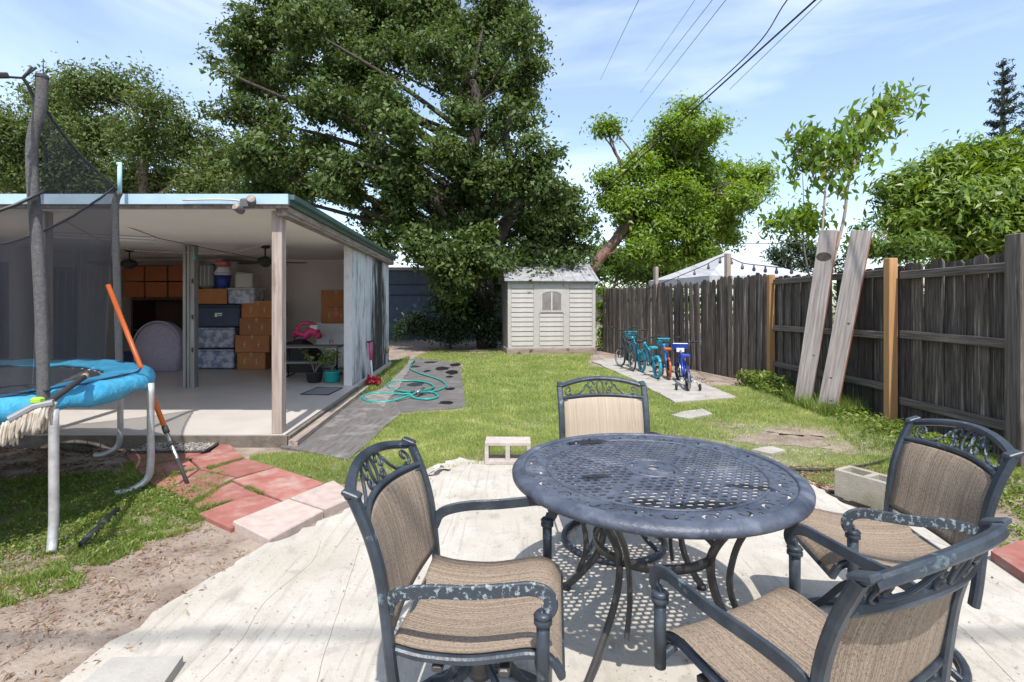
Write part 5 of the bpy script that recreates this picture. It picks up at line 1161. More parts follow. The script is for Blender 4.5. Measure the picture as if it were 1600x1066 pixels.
# ------------------------------------------------------------------ trees
LM = bpy.data.materials
def tree(name, base, blobs, n, size, asp, mat, bark, trunk, lab, cat='tree', upb=.35, droop=.2, sub=.32, nper=45, fill=.5, limbs=6, seed=1, tr=.25, group=None, twig=.012, svar=.35, flat=.75):
    """blobs: (px, py, radius px, depth) read off the photograph and set at their own distance"""
    g = np.random.default_rng(seed); q = random.Random(seed); base = Vector(base)
    B = []
    for (px, py, rp, Y) in blobs:
        c = atY(px, py, Y); B.append((c, rp/F*Y))
    r = empty(name, base, 0, lab, cat, group)
    P, ov, tt = blob_leaves([((c-base), rad) for c, rad in B], n, sub, nper, flat, fill, g)
    keep = P[:, 2]+base.z > .05; P, ov, tt = P[keep], ov[keep], tt[keep]
    V, Fq, t = leaves(P, size, asp, upb, droop, g, svar, tt, ov); np_mesh('crown', V, Fq, LM[mat], r, t)
    tp = [Vector(p)-base for p in trunk]; cp = catmull(tp, 5); k = len(cp)
    b = MB(); b.tube(cp, [tr*(1-.6*i/k) for i in range(k)], 12); b.build('trunk', MATS[bark], r)
    b = MB()
    for (c, rad) in B:
        c2 = c-base; dd = [(p-c2).length+1.6*max(0, p.z-c2.z+.5*math.hypot(p.x-c2.x, p.y-c2.y)) for p in cp]; s_ = cp[min(range(k//3, k), key=lambda i: dd[i])] if k > 3 else cp[-1]
        L_ = (c2-s_).length
        if L_ > .02: 
            m_ = s_.lerp(c2, .5)+Vector((q.uniform(-.12, .12), q.uniform(-.12, .12), q.uniform(.0, .14)))*L_
            pt = catmull([s_, m_, c2], 5); r0 = min(tr*.35, .015+.014*L_)
            b.tube(pt, [max(twig*.6, r0*(1-.75*i/len(pt))) for i in range(len(pt))], 7)
        for _ in range(limbs):
            d = Vector([q.gauss(0, 1) for _ in range(3)]).normalized()*rad*q.uniform(.7, 1.0)
            b.tube(catmull([c2, c2+d*.5+Vector((0, 0, rad*.1)), c2+d], 3), [twig, twig*.9, twig*.8, twig*.7, twig*.6, twig*.4, twig*.3], 4)
    b.build('branch', MATS[bark], r)
    return r
oak = [(380, 60, 60), (450, 30, 75), (530, 50, 75), (600, 20, 80), (680, 30, 80), (760, 30, 80), (815, 60, 45), (830, 110, 32), (400, 120, 62), (360, 175, 42), (420, 190, 42), (345, 110, 22), (470, 115, 40), (500, 160, 50), (545, 120, 60), (590, 100, 70), (625, 205, 42), (600, 165, 50),
       (690, 95, 60), (740, 110, 70), (790, 140, 60), (720, 180, 38), (780, 200, 50), (815, 180, 32), (560, 185, 45), (480, 45, 50), (690, 235, 38), (330, 90, 14),
       (390, 250, 50), (440, 240, 50), (350, 255, 40), (500, 240, 52), (540, 280, 60), (470, 290, 50), (410, 300, 50), (600, 255, 50), (640, 280, 60), (600, 330, 55), (650, 350, 55), (700, 300, 50), (730, 340, 60), (720, 255, 40), (760, 280, 55), (810, 270, 50), (850, 300, 50), (800, 330, 60), (880, 330, 48), (855, 365, 50), (905, 360, 32), (895, 395, 38),
       (690, 390, 60), (650, 378, 36), (590, 375, 38), (750, 400, 60), (810, 390, 50), (700, 440, 45), (755, 445, 45), (840, 255, 32), (868, 240, 18), (830, 225, 22), (755, 490, 32), (720, 480, 35)]
q_ = random.Random(5)
ob = [(x, y, rr*.93, (17.2+q_.uniform(-.3, .8)) if (x > 750 and y > 300) else 16.2+q_.uniform(-2.2, 1.6)-(1.2 if y > 330 else 0)+(.6 if y < 150 else 0)) for x, y, rr in oak]
ob += [(830, 410, 18, 14.9), (855, 416, 14, 15.1), (868, 400, 20, 14.9), (815, 398, 20, 15.0), (885, 410, 16, 14.8), (905, 400, 16, 15.0), (850, 430, 6, 14.5)]
tree('oak_tree', (-.8, 16.4, 0), ob, 230000, .135, .52, 'leaf_oak', 'bark', [(-.8, 16.4, 0), (-.85, 16.4, 1.5), (-1.0, 16.5, 3.5), (-1.3, 16.6, 6.0), (-1.1, 16.5, 7.6), (-1.3, 16.6, 8.6)], 'huge dark green oak spreading over the yard behind the shed and the porch', sub=.36, nper=46, limbs=3, tr=.34, fill=.42, seed=3, upb=.35, flat=.65)
# second stem and hanging limb of the oak are part of it
oakr = [o for o in bpy.data.objects if o.name == 'oak_tree'][0]
b = MB()
for pth, r0 in (([(-.8, 16.3, 1.2), (-2.0, 16.3, 4.2), (-4.0, 16.2, 6.2), (-4.9, 16.6, 7.2), (-5.3, 16.8, 7.8)], .28), ([(-.9, 16.3, 2.5), (.2, 16.3, 5.0), (-.2, 16.4, 6.6), (.1, 16.3, 7.6)], .22)):
    cp = catmull([Vector(p)-Vector((-.8, 16.4, 0)) for p in pth], 6); b.tube(cp, [r0*(1-.75*i/len(cp)) for i in range(len(cp))], 10)
b.build('limb', MATS['bark'], oakr)
lt = [(20, 210, 60), (80, 160, 50), (130, 140, 48), (190, 140, 45), (240, 165, 38), (30, 270, 60), (90, 230, 60), (160, 210, 60), (220, 220, 55), (275, 205, 36), (290, 240, 45), (330, 215, 26), (330, 260, 40), (120, 280, 60), (200, 290, 60), (260, 290, 55), (310, 295, 45), (60, 300, 55), (-60, 230, 80), (-60, 300, 80), (360, 295, 35)]
tree('broad_tree', (-13, 17.5, 0), [(x, y, rr*.95, 17.5+q_.uniform(-1.5, 1.5)) for x, y, rr in lt], 90000, .125, .42, 'leaf_olive', 'bark_pale', [(-13, 17.5, 0), (-13, 17.5, 3), (-12.6, 17.4, 5.5), (-12.5, 17.4, 7.3)], 'olive brown leafy tree behind the porch roof on the left', sub=.5, nper=30, limbs=9, tr=.3, fill=.6, seed=6, twig=.014)
gb = [(1075, 175, 28), (1110, 200, 30), (1050, 205, 34), (1085, 225, 40), (1025, 235, 34), (1000, 262, 36), (1045, 265, 42), (1095, 270, 42), (1060, 310, 50), (1010, 310, 42), (960, 280, 26), (940, 275, 15), (965, 315, 34), (1110, 315, 44), (1150, 280, 36), (1185, 275, 24), (1160, 315, 36), (1190, 300, 18), (1125, 345, 40), (1075, 355, 44), (1020, 360, 40), (985, 350, 30), (1140, 370, 24), (1090, 390, 34), (1040, 395, 34), (1000, 392, 26)]
gbl = [(x, y, rr*.95, 19+q_.uniform(-1.3, 1.3)) for x, y, rr in gb]+[(948, 197, 20, 18.5), (962, 205, 14, 18.5), (940, 207, 12, 18.5)]
tree('leaning_tree', (2.3, 17.6, 0), gbl, 62000, .150, .38, 'leaf_bright', 'bark_red', [(2.3, 17.6, 0), (2.35, 17.7, 1.8), atY(925, 418, 18.0), atY(960, 378, 18.4), atY(985, 345, 18.8), atY(1040, 330, 19), atY(1090, 305, 19)], 'bright green tree with a leaning red brown trunk right of the shed', sub=.38, nper=26, limbs=5, tr=.26, fill=.5, seed=8, upb=.45, droop=.35)
LR = [o for o in bpy.data.objects if o.name == 'leaning_tree'][0]; b = MB(); o0 = LR.location
b.tube(catmull([atY(962, 380, 18.4)-o0, atY(985, 340, 18.6)-o0, atY(978, 300, 18.8)-o0, atY(1000, 250, 19)-o0, atY(1050, 200, 19)-o0], 5), [.15]*6+[.11]*6+[.07]*9, 8)
b.tube(catmull([atY(975, 360, 18.5)-o0, atY(1010, 345, 18.6)-o0, atY(1060, 320, 18.6)-o0, atY(1110, 300, 18.8)-o0], 5), [.12]*6+[.08]*10, 8)
b.tube(catmull([atY(975, 262, 18.8)-o0, atY(958, 235, 18.6)-o0, atY(950, 205, 18.5)-o0], 4), [.025]*9, 6)
b.build('limb', MATS['bark_red'], LR)
bb = [(945, 400, 26, 23), (975, 420, 30, 23), (1010, 425, 30, 24), (1050, 420, 30, 24), (1085, 415, 26, 25), (930, 430, 20, 22), (990, 395, 24, 24), (1110, 400, 20, 26)]
tree('light_tree', (4.5, 24, 0), bb, 16000, .16, .40, 'leaf_back', 'bark_pale', [(4.5, 24, 0), (4.6, 24, 1.4), (4.9, 24, 2.6), (5.2, 24, 3.0)], 'pale yellow green bushy tree low behind the dark fence', sub=.5, nper=24, limbs=6, tr=.10, seed=9, fill=.7, twig=.02)
# mango tree on the right
mg = [(1400, 300, 30, 9.5), (1440, 285, 34, 9.6), (1475, 262, 34, 9.6), (1520, 255, 38, 9.7), (1570, 250, 42, 9.7), (1630, 262, 44, 9.8), (1410, 340, 30, 9.3), (1450, 335, 42, 9.3), (1500, 315, 45, 9.1), (1560, 305, 50, 9.2), (1620, 310, 60, 9.4), (1430, 370, 30, 9.5), (1480, 370, 40, 9.4), (1540, 360, 45, 9.1), (1600, 365, 50, 9.0), (1690, 300, 80, 9.8), (1500, 240, 10, 9.8), (1545, 235, 14, 9.8), (1590, 232, 14, 9.8), (1500, 400, 30, 9.6), (1570, 400, 30, 9.6)]
tree('mango_tree', (9.2, 9.9, 0), mg, 46000, .150, .28, 'leaf_mango', 'bark', [(9.2, 9.9, 0), (9.2, 9.9, 1.2), (9.1, 9.8, 2.4), (9.0, 9.8, 3.3)], 'dense round mango like tree with glossy drooping leaves above the fence at right', sub=.30, nper=18, limbs=4, tr=.2, droop=.5, upb=.5, seed=12, fill=.3, flat=.55)
# young thin trees with large leaves
yt = 'young thin stemmed trees behind the leaning boards'
tree('young_tree', (5.15, 8.6, 0), [(1310, 238, 26, 8.4), (1335, 215, 22, 8.4), (1352, 195, 26, 8.5), (1378, 172, 22, 8.5), (1372, 205, 18, 8.5), (1404, 150, 15, 8.5), (1345, 245, 18, 8.4), (1325, 262, 13, 8.4), (1395, 178, 12, 8.5), (1415, 165, 8, 8.5)], 850, .150, .38, 'leaf_papaya', 'bark_pale', [(5.15, 8.6, 0), (5.2, 8.5, 1.5), atY(1318, 345, 8.45), atY(1325, 290, 8.4), atY(1342, 235, 8.4), atY(1370, 195, 8.5), atY(1395, 165, 8.5)], 'tall thin tree curving to the upper right above the leaning boards', sub=.30, nper=6, limbs=6, tr=.030, twig=.006, droop=.9, group=yt, seed=21, fill=.8)
tree('young_tree', (5.0, 8.3, 0), [(1262, 215, 24, 8.3), (1275, 245, 24, 8.3), (1260, 260, 16, 8.3), (1290, 225, 20, 8.3), (1300, 262, 20, 8.2), (1275, 278, 14, 8.3), (1300, 285, 12, 8.2), (1318, 262, 14, 8.2), (1248, 240, 12, 8.3), (1303, 300, 6, 8.2), (1322, 292, 7, 8.2)], 620, .140, .38, 'leaf_papaya', 'bark_pale', [(5.0, 8.3, 0), (5.0, 8.3, 1.4), atY(1283, 400, 8.2), atY(1287, 330, 8.2), atY(1290, 285, 8.2), atY(1285, 250, 8.3)], 'straight thin tree with yellowing leaves, left of the taller one', sub=.30, nper=6, limbs=6, tr=.024, twig=.006, droop=.9, group=yt, seed=22, fill=.8)
tree('young_tree', (5.6, 9.6, 0), [(1232, 345, 20, 9.7), (1255, 340, 18, 9.7), (1212, 348, 14, 9.7), (1270, 352, 16, 9.7), (1245, 362, 16, 9.7), (1200, 352, 9, 9.7), (1258, 325, 10, 9.7)], 800, .135, .38, 'leaf_bright', 'bark_pale', [(5.6, 9.6, 0), (5.6, 9.6, 1.6), atY(1262, 420, 9.7), atY(1255, 375, 9.7), atY(1256, 325, 9.7), atY(1254, 270, 9.7)], 'small pale green tree with spreading leaves above the white tent', sub=.30, nper=6, limbs=6, tr=.020, twig=.006, droop=.7, group=yt, seed=23, fill=.8)
tree('feathery_shrub', (4.95, 7.0, 0), [(1345, 385, 16, 7.2), (1370, 392, 18, 7.2), (1395, 398, 16, 7.0), (1420, 390, 18, 6.9), (1445, 380, 18, 6.9), (1465, 388, 12, 6.9), (1340, 360, 8, 7.3), (1352, 352, 5, 7.3), (1375, 362, 5, 7.3), (1400, 382, 12, 6.9), (1430, 402, 12, 6.8)], 3600, .07, .35, 'leaf_back', 'bark_pale', [(4.95, 7.0, 0), (5.0, 7.0, 1.2), (5.1, 7.0, 2.0), (5.2, 7.0, 2.2)], 'light green feathery shrub peeping over the fence between board and mango', cat='shrub', sub=.14, nper=18, limbs=4, tr=.02, twig=.005, droop=.6, seed=25, fill=.8)
tree('distant_tree', (16, 30, 0), [(1215, 398, 14, 30), (1240, 385, 15, 30), (1262, 392, 14, 30), (1230, 410, 18, 30), (1262, 412, 16, 30), (1285, 400, 12, 30), (1300, 415, 18, 30)], 4200, .24, .3, 'leaf_dark', 'bark', [(16, 30, 0), (16, 30, 2), (16.2, 30, 3.4), (16.3, 30, 4)], 'dark distant tree right of the white tent', sub=.6, nper=20, tr=.2, seed=26, fill=.8, twig=.03)
# norfolk pine: straight trunk, tiers of upswept arms
def norfolk(px, pt, pb, Y, wpx, seed, lab):
    g = np.random.default_rng(seed); q = random.Random(seed); top = atY(px, pt, Y); base = Vector((top.x, Y, 0)); r = empty('norfolk_pine', base, 0, lab, 'pine tree', 'dark pines behind the mango tree')
    MB().tube([(0, 0, 0), (0, 0, top.z*.5), (0, 0, top.z)], [.3, .2, .03], 10).build('trunk', MATS['bark'], r)
    P = []; D = []; bb_ = MB(); z = top.z-.2; W = wpx/F*Y; zb = 5.0
    while z > zb:
        f = (top.z-z)/(top.z-zb); ln = W*(.12+1.15*f**.8)
        for k in range(7):
            a = q.uniform(0, 6.283); l_ = ln*q.uniform(.75, 1.1); e = Vector((math.cos(a), math.sin(a), .32)); n_ = int(l_/.045)
            bb_.tube([(0, 0, z), tuple(Vector((0, 0, z))+e*l_)], [.03, .01], 4)
            for i in range(n_):
                t = .12+.88*i/n_
                for _ in range(3): P.append(Vector((0, 0, z))+e*l_*t+Vector((q.gauss(0, .09), q.gauss(0, .09), q.gauss(0, .05)+.22*t*t)))
        z -= .42+.30*f
    bb_.build('branch', MATS['bark'], r)
    V, Fq, t = leaves(np.array(P), .22, .24, .2, -.3, g, .3); np_mesh('crown', V, Fq, LM['leaf_pine'], r, t)
norfolk(1567, 96, 215, 24, 34, 3, 'tall dark tiered pine whose top shows above the mango tree')
norfolk(1612, 118, 215, 26, 30, 4, 'second dark pine cut by the right edge of the photo')
# undergrowth below the oak and next to the shed
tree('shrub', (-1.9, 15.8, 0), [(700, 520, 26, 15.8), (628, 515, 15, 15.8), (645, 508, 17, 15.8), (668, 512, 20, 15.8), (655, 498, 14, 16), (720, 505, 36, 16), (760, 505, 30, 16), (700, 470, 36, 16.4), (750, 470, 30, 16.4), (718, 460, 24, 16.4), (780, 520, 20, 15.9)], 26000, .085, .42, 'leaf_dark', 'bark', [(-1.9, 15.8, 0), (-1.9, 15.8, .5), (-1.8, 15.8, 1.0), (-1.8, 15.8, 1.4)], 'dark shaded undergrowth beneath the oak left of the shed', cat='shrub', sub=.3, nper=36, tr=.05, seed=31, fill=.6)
tree('shrub', (2.75, 15.2, 0), [(942, 480, 10, 15.4), (944, 500, 10, 15.4), (945, 520, 9, 15.3), (943, 535, 9, 15.2), (950, 460, 8, 15.8), (940, 455, 8, 16)], 5200, .07, .45, 'leaf_bright', 'bark', [(2.75, 15.2, 0), (2.75, 15.2, .5), (2.75, 15.2, 1.0), (2.75, 15.2, 1.5)], 'bright narrow bush between the shed and the fence', cat='shrub', sub=.16, nper=30, tr=.02, seed=32, fill=.7)
def blade_plant(loc, n, h, lab, seed, mat='leaf_bright'):
    q = random.Random(seed); r = empty('strap_leaf_plant', loc, 0, lab, 'plant', 'strap leaved plants behind the porch'); V = []; Fq = []; 
    for k in range(n):
        a = q.uniform(0, 6.28); l_ = h*q.uniform(.6, 1.1); sp = q.uniform(.15, .6); d = Vector((math.cos(a), math.sin(a), 0)); s_ = Vector((-d.y, d.x, 0))*.018; pts = [Vector((0, 0, 0))+d*.03, d*sp*.35*l_+Vector((0, 0, l_*.6)), d*sp*l_+Vector((0, 0, l_*.85)), d*sp*1.5*l_+Vector((0, 0, l_*.7))]
        o_ = len(V)
        for i, p in enumerate(pts): w_ = (1, 1.1, .7, .05)[i]; V += [p-s_*w_, p+s_*w_]
        for i in range(3): Fq.append((o_+2*i, o_+2*i+1, o_+2*i+3, o_+2*i+2))
    np_mesh('foliage', [tuple(v) for v in V], Fq, LM[mat], r, [q.random() for _ in Fq])
for (px, py, n, h, lab, s_) in ((618, 535, 26, .75, 'strap leaved plant right beside the far corner of the stained wall', 1), (634, 532, 22, .6, 'strap leaved plant second from the wall corner', 2), (652, 530, 18, .55, 'low strap leaved plant at the dark undergrowth edge', 3)): blade_plant(at(px, py), n, h, lab, s_)
# far background foliage mass to close the horizon
P = []; g = np.random.default_rng(77)
for k in range(60):
    x = -45+k*1.9; y = 36+3*math.sin(k*1.3); hh_ = 3.0+1.2*math.sin(k*.9)+.8*math.sin(k*2.3)
    if 10 < x < 34: hh_ *= .55
    c_ = g.normal(size=(420, 3))*np.array([1.3, .9, hh_*.33])+np.array([x, y, hh_*.55]); P.append(c_)
P = np.concatenate(P); P[:, 2] = np.abs(P[:, 2]); V, Fq, t = leaves(P, .36, .45, .3, .2, g); tag(np_mesh('far_trees', V, Fq, LM['leaf_oak'], None, t), kind='stuff')

# ------------------------------------------------------------------ grass, weeds, leaf litter
def blades(name, polys, n, hmin, hmax, wd, mat, seed, holes=(), dens=None, lean=.6, z0=0.0, lod=None, kind='stuff', clump=None):
    g = np.random.default_rng(seed); X = []; Yv = []
    for poly in polys:
        xs = [p[0] for p in poly]; ys = [p[1] for p in poly]; A = (max(xs)-min(xs))*(max(ys)-min(ys)); m = int(n/len(polys))
        x = g.uniform(min(xs), max(xs), m*3); 
        if lod: 
            u = g.random(m*3); a_, c_ = min(ys), max(ys); y = 1/((1/a_)+(1/c_-1/a_)*u) if lod == 1 else a_+(c_-a_)*u
        else: y = g.uniform(min(ys), max(ys), m*3)
        k = inpoly(x, y, poly)
        for h_ in holes: k &= ~inpoly(x, y, h_)
        x, y = x[k][:m], y[k][:m]; X.append(x); Yv.append(y)
    x = np.concatenate(X); y = np.concatenate(Yv)
    if clump: x = x+g.normal(size=len(x))*.01
    nz_ = .5+.5*(np.sin(x*3.1+1.3*np.sin(y*2.3))*np.sin(y*2.7+1.1*np.sin(x*1.9+2)))
    fine = .5+.5*np.sin(x*17+3*np.sin(y*13))*np.sin(y*19+2*np.sin(x*11))
    if dens is not None: k = g.random(len(x)) < dens(x, y, nz_, fine); x, y, nz_, fine = x[k], y[k], nz_[k], fine[k]
    N = len(x); sc_ = np.clip(y/5.5, .75, 2.0) if lod else np.ones(N)
    h = (hmin+(hmax-hmin)*g.random(N))*(.7+.5*fine)*(.8+.25*sc_); w_ = wd*sc_*(.7+.6*g.random(N)); a = g.uniform(0, 2*np.pi, N); l_ = lean*h*g.random(N)*1.3; b_ = g.uniform(0, 2*np.pi, N)
    base = np.stack([x, y, np.full(N, z0)], 1); s_ = np.stack([np.cos(a)*w_*.5, np.sin(a)*w_*.5, np.zeros(N)], 1); tip = base+np.stack([np.cos(b_)*l_, np.sin(b_)*l_, h], 1)
    V = np.stack([base-s_, base+s_, tip], 1).reshape(-1, 3); Fq = np.arange(N*3).reshape(N, 3); pt = .5+.5*np.sin(x*1.7+2*np.sin(y*1.1+1))*np.sin(y*1.3+1.7*np.sin(x*.9)); pf = .5+.5*np.sin(x*6.1+2*np.sin(y*4.3))*np.sin(y*5.3+2*np.sin(x*3.7)); t = np.clip(.05+.40*g.random(N)+.30*pt*pf+.18*nz_+(g.random(N) > .92)*.5+(pf > .88)*.25*g.random(N), 0, 1)
    return tag(np_mesh(name, V, Fq, LM[mat], None, t, per=3), kind=kind)
pl2 = lambda L_: [(p.x, p.y) for p in L_]
H1, H2, H3, H4 = pl2(m1), pl2(m2), pl2(strip), ragged(patio, .03, .2, 9)
def lawn_d(x, y, nz_, fine):
    d = np.full(len(x), 1.0)
    bare = np.exp(-(((x-2.9)/1.0)**2+((y-5.3)/.85)**2)*1.0)*1.1+.9*np.exp(-(((x-2.2)/.5)**2+((y-4.45)/.3)**2))+.75*np.exp(-(((x+1.2)/1.4)**2+((y-15.0)/.7)**2))+.5*np.exp(-(((x-.2)/.3)**2+((y-5.85)/.12)**2))+.8*np.exp(-(((x-1.6)/.5)**2+((y-5.1)/.13)**2))
    bare += .9*np.exp(-(((x-3.9)/.35)**2+((y-9.5)/1.2)**2))
    return np.clip(1.0-bare*(.6+.75*fine)-(fine < .25)*.35-(nz_ < .3)*.25, .02, 1)
lawnpoly = [(-1.0, 4.1), (-.5, 4.55), (.5, 4.5), (1.4, 4.35), (2.3, 4.0), (3.0, 3.9), (4.35, 4.1), (4.4, 8.7), (3.35, 8.6), (1.7, 11.5), (2.4, 15), (-2.4, 15.3), (-2.6, 11.6), (-1.12, 12.0), (-1.0, 9), (-.62, 6.7), (-1.6, 6.4), (-1.5, 5.0), (-2.0, 4.75), (-2.4, 4.7), (-2.35, 4.55), (-1.75, 4.05), (-1.35, 3.95)]
strip_h = pl2(strip)
blades('lawn_grass', [ragged(lawnpoly, .06, .2, 12)], 420000, .016, .040, .0055, 'grass_blade', 41, [H1, H2, strip_h, H4], lawn_d, .9, 0.003, lod=1)
blades('grass_tufts', [lawnpoly], 26000, .035, .062, .0065, 'grass_blade', 50, [H1, H2, strip_h, H4], lambda x, y, n_, f: (np.sin(x*6.1+2*np.sin(y*4.3))*np.sin(y*5.3+2*np.sin(x*3.7)) > .45)*lawn_d(x, y, n_, f), .8, 0.003, lod=1)
weeds = [[(-4.2, 3.0), (-3.5, 2.7), (-2.9, 2.75), (-2.55, 2.55), (-2.1, 2.95), (-1.95, 3.45), (-2.3, 3.75), (-2.6, 3.9), (-2.9, 4.2), (-3.6, 4.25), (-4.3, 3.7)],
         [(-2.5, 4.1), (-2.35, 3.7), (-2.1, 3.45), (-2.2, 3.9), (-2.4, 4.3)], [(-2.7, 2.4), (-2.45, 2.25), (-2.1, 2.55), (-2.4, 2.75)], [(-3.4, 4.4), (-3.0, 4.2), (-2.8, 4.5), (-3.2, 4.85)]]
blades('weed_grass', [ragged(weeds[0], .12, .2, 3)], 80000, .015, .045, .006, 'grass_weed', 42, (), lambda x, y, n_, f: np.clip(.06+1.0*(f > .35)*(.25+n_)*np.clip(1.15-.75*np.exp(-((x+2.9)**2+(y-2.6)**2)/.3), 0, 1), 0, 1)*np.where(x < -3.2, .6, 1), 1.2)
blades('weed_grass', weeds[1:], 9000, .02, .05, .008, 'grass_weed', 43, (), lambda x, y, n_, f: np.clip(.1+1.0*f, 0, 1), 1.2)
P = []
g = np.random.default_rng(51)
def leafcarpet(poly, n, size, mat, seed, z=.03, holes=(), name='ground_cover', p=1.0, asp=.5, up=.5):
    g = np.random.default_rng(seed); xs = [q[0] for q in poly]; ys = [q[1] for q in poly]
    cx = g.uniform(min(xs), max(xs), n//12+1); cy = g.uniform(min(ys), max(ys), n//12+1); pk_ = np.sin(cx*5+2*np.sin(cy*4))*np.sin(cy*6+2*np.sin(cx*3)) > -.30; cx, cy = cx[pk_], cy[pk_]; x = (cx[:, None]+g.normal(size=(len(cx), 12))*.045).ravel(); y = (cy[:, None]+g.normal(size=(len(cx), 12))*.045).ravel()
    k = inpoly(x, y, poly)
    for h_ in holes: k &= ~inpoly(x, y, h_)
    x, y = x[k], y[k]; zz = z*g.random(len(x))**1.0+.004
    V, Fq, t = leaves(np.stack([x, y, zz], 1), size, asp, up, .0, g); V[:, 2] = np.maximum(V[:, 2], .003)
    return tag(np_mesh(name, V, Fq, LM[mat], None, t), kind='stuff')
leafcarpet(ragged(weeds[0], .15, .2, 4), 30000, .017, 'grass_weed', 52, .04, name='ground_cover')
leafcarpet([(3.7, 4.7), (4.4, 4.6), (4.4, 8.75), (3.9, 8.6), (3.95, 6.8)], 9000, .04, 'grass_weed', 53, .13, name='ground_cover')
leafcarpet([(3.9, 8.1), (4.45, 8.1), (4.4, 9.0), (3.8, 8.9)], 3000, .05, 'grass_weed', 54, .26, name='ground_cover')
leafcarpet([(2.75, 2.6), (4.35, 2.2), (4.35, 4.4), (2.9, 4.2)], 7000, .028, 'grass_weed', 56, .04, name='ground_cover')
blades('tall_grass', [[(3.85, 6.3), (4.4, 6.3), (4.4, 7.3), (3.85, 7.3)]], 2600, .08, .26, .010, 'grass_weed', 44, (), None, .6)
blades('tall_grass', [[(3.0, 4.1), (4.4, 3.2), (4.4, 6.2), (3.7, 6.0)]], 9000, .02, .07, .007, 'grass_weed', 48, (), lambda x, y, n_, f: np.clip(f*1.2-.1, 0, 1), .9)
blades('wall_weeds', [[(-2.5, 5.1), (-2.1, 5.1), (-2.35, 8.4), (-2.55, 10.8), (-2.75, 10.8), (-2.48, 8.0)]], 9000, .02, .07, .008, 'grass_weed', 45, [H1], lambda x, y, n_, f: np.clip(f*1.1, 0, 1), .9)
blades('joint_weeds', [pl2([c6(735, 442), c6(500, 500), c6(505, 515), c6(705, 452)]), pl2([c6(690, 345), c6(440, 470), c6(470, 480), c6(700, 330)]), pl2([c6(508, 264), c6(320, 325), c6(330, 300), c6(430, 275)]), pl2([c6(870, 418), c6(770, 380), c6(790, 375), c6(880, 412)]), pl2([c6(560, 275), c6(760, 210), c6(760, 200), c6(540, 262)])], 3600, .015, .04, .006, 'grass_weed', 46, (), None, 1.0, .02)
blades('joint_weeds', [[(-.98, 4.0), (-.72, 4.2), (-.3, 4.55), (.1, 4.45), (.1, 4.35), (-.4, 4.35), (-.75, 4.05)]], 2600, .02, .06, .006, 'grass_blade', 49, (), lambda x, y, n_, f: np.clip(f*1.0, 0, 1), 1.0, .01)
wl = pl2([at(508, 655), at(556, 606), at(611, 568), at(640, 560), at(636, 572), at(598, 610), at(562, 622), at(528, 650)])
blades('wall_weeds', [wl], 12000, .02, .08, .009, 'grass_weed', 47, (), lambda x, y, n_, f: np.clip(f*1.3-.15, 0, 1), .9, .02)
leafcarpet(wl, 5000, .03, 'grass_weed', 57, .06, name='ground_cover')
leafcarpet(wl, 1500, .035, 'litter', 58, .04, name='leaf_litter')
# leaf litter and clods on the bare earth
def litter(name, polys, n, size, mat, seed, z=.006, asp=.45, dens=None, holes=()):
    g = np.random.default_rng(seed); out = []
    for poly in polys:
        xs = [q[0] for q in poly]; ys = [q[1] for q in poly]; m = n//len(polys); x = g.uniform(min(xs), max(xs), m*2); y = g.uniform(min(ys), max(ys), m*2); k = inpoly(x, y, poly)
        for h_ in holes: k &= ~inpoly(x, y, h_)
        f = .5+.5*np.sin(x*7+3*np.sin(y*5))*np.sin(y*9+2*np.sin(x*6)); k &= g.random(len(x)) < np.clip(f*1.5-.25, 0, 1)
        out.append(np.stack([x[k][:m], y[k][:m], z+.008*g.random(min(m, k.sum()))], 1))
    V, Fq, t = leaves(np.concatenate(out), size, asp, .8, 0, g); V[:, 2] = np.maximum(V[:, 2], .002); return tag(np_mesh(name, V, Fq, LM[mat], None, t), kind='stuff')
dirt_l = [(-3.8, 1.2), (-1.5, 1.2), (-1.5, 2.4), (-1.45, 2.9), (-1.75, 3.1), (-2.2, 3.45), (-2.6, 3.6), (-4.4, 4.6), (-4.6, 2)]
litter('leaf_litter', [dirt_l], 6000, .030, 'litter', 61, asp=.22)
litter('leaf_litter', [dirt_l], 14000, .012, 'litter', 65, asp=.3)
litter('leaf_litter', [[(-5, 4.2), (-3.4, 3.9), (-3.3, 4.9), (-5.2, 4.95)]], 2500, .03, 'litter', 62)
litter('leaf_litter', [[(-2.4, 14), (-.2, 14), (-.2, 16), (-2.6, 16)], [(1.8, 3.9), (3.4, 3.5), (3.6, 4.4), (2.2, 4.4)], [(3.0, 8.9), (3.7, 9.1), (3.2, 11.6), (2.4, 13)]], 6000, .035, 'litter', 63)
litter('leaf_litter', [[(-1.4, 1.5), (2.6, 1.5), (2.2, 3.9), (-.8, 4.0)]], 260, .012, 'litter', 64, z=.039, asp=.6)
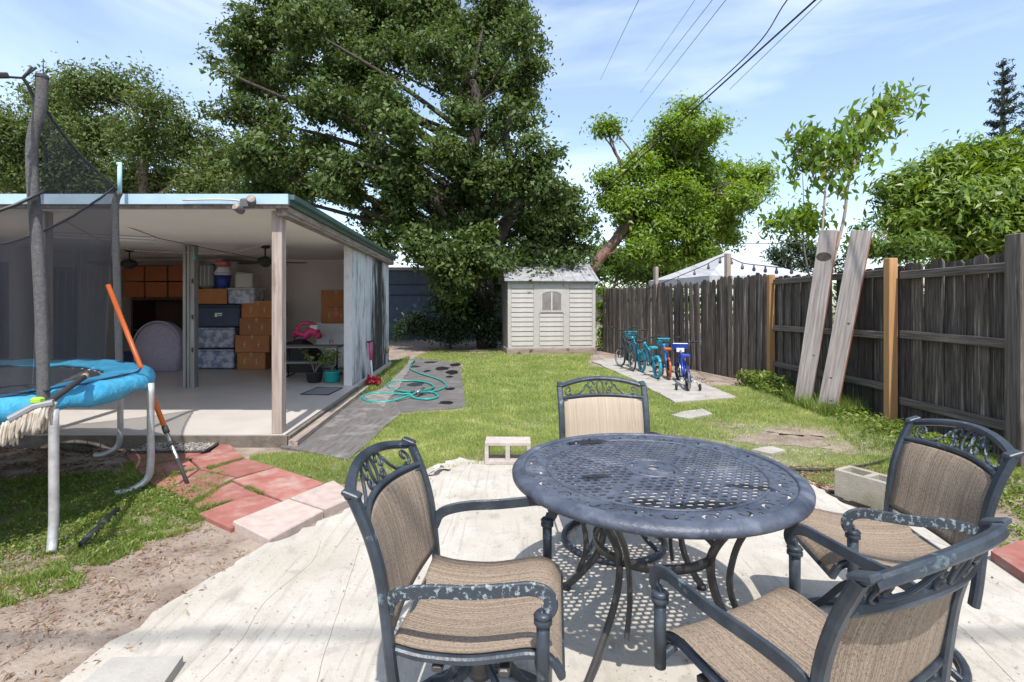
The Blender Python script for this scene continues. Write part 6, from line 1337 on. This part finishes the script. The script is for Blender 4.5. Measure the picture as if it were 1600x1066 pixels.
litter('leaf_litter', [lawnpoly], 900, .03, 'litter', 66, z=.03, holes=[H1, H2, H4])
# small stones and clods
def clods(name, poly, n, smin, smax, mat, seed, z=0):
    q = random.Random(seed); b = MB(); c = 0
    while c < n:
        x = q.uniform(min(p[0] for p in poly), max(p[0] for p in poly)); y = q.uniform(min(p[1] for p in poly), max(p[1] for p in poly))
        if not inpoly(np.array([x]), np.array([y]), poly)[0]: continue
        s_ = smin+(smax-smin)*q.random()**3; c += 1; a = q.random()*6
        vs = [(x+s_*math.cos(a+i*2.09)*q.uniform(.7, 1.2), y+s_*math.sin(a+i*2.09)*q.uniform(.7, 1.2), z-.002) for i in range(3)]+[(x+s_*.5*math.cos(a+1+i*2.09), y+s_*.5*math.sin(a+1+i*2.09), z+s_*q.uniform(.35, .7)) for i in range(3)]
        b.add(vs, [(3, 4, 5), (0, 1, 4, 3), (1, 2, 5, 4), (2, 0, 3, 5)])
    return tag(b.build(name, MATS[mat]), kind='stuff')
clods('clods', dirt_l, 4500, .003, .018, 'dirt', 71)
clods('gravel', [(2.2, 4.0), (3.6, 3.6), (4.3, 3.0), (4.3, 5.6), (2.4, 5.6)], 1300, .004, .02, 'concrete', 72)
clods('gravel', [(3.05, 8.8), (3.8, 8.7), (3.3, 11.2), (2.3, 14), (2.0, 13.8)], 900, .008, .035, 'concrete', 73)
clods('gravel', [(-2.2, 5.6), (-1.95, 6.6), (-2.2, 9.5), (-2.6, 10.8), (-2.4, 7.6)], 900, .006, .022, 'concrete', 74)
tag(MB().band(catmull([at(652, 744, .045), at(668, 741, .05), at(680, 733, .09), at(684, 727, .10), at(692, 730, .06), at(703, 733, .05)], 5), .05, .006, up=(0, .3, 1)).build('torn_edging', MATS['off_white']), 'torn curled strip of edging at the lawn side of the patio', 'edging strip')
# black irrigation tube on the bare ground right of the table
tag(MB().tube(catmull([at(1180, 727, .02), at(1235, 733, .02), at(1300, 734, .02), at(1360, 726, .02), at(1400, 715, .02)], 5), .012, 8).build('black_tube', MATS['wire']), 'thin black tube lying on the bare ground behind the table', 'tube')
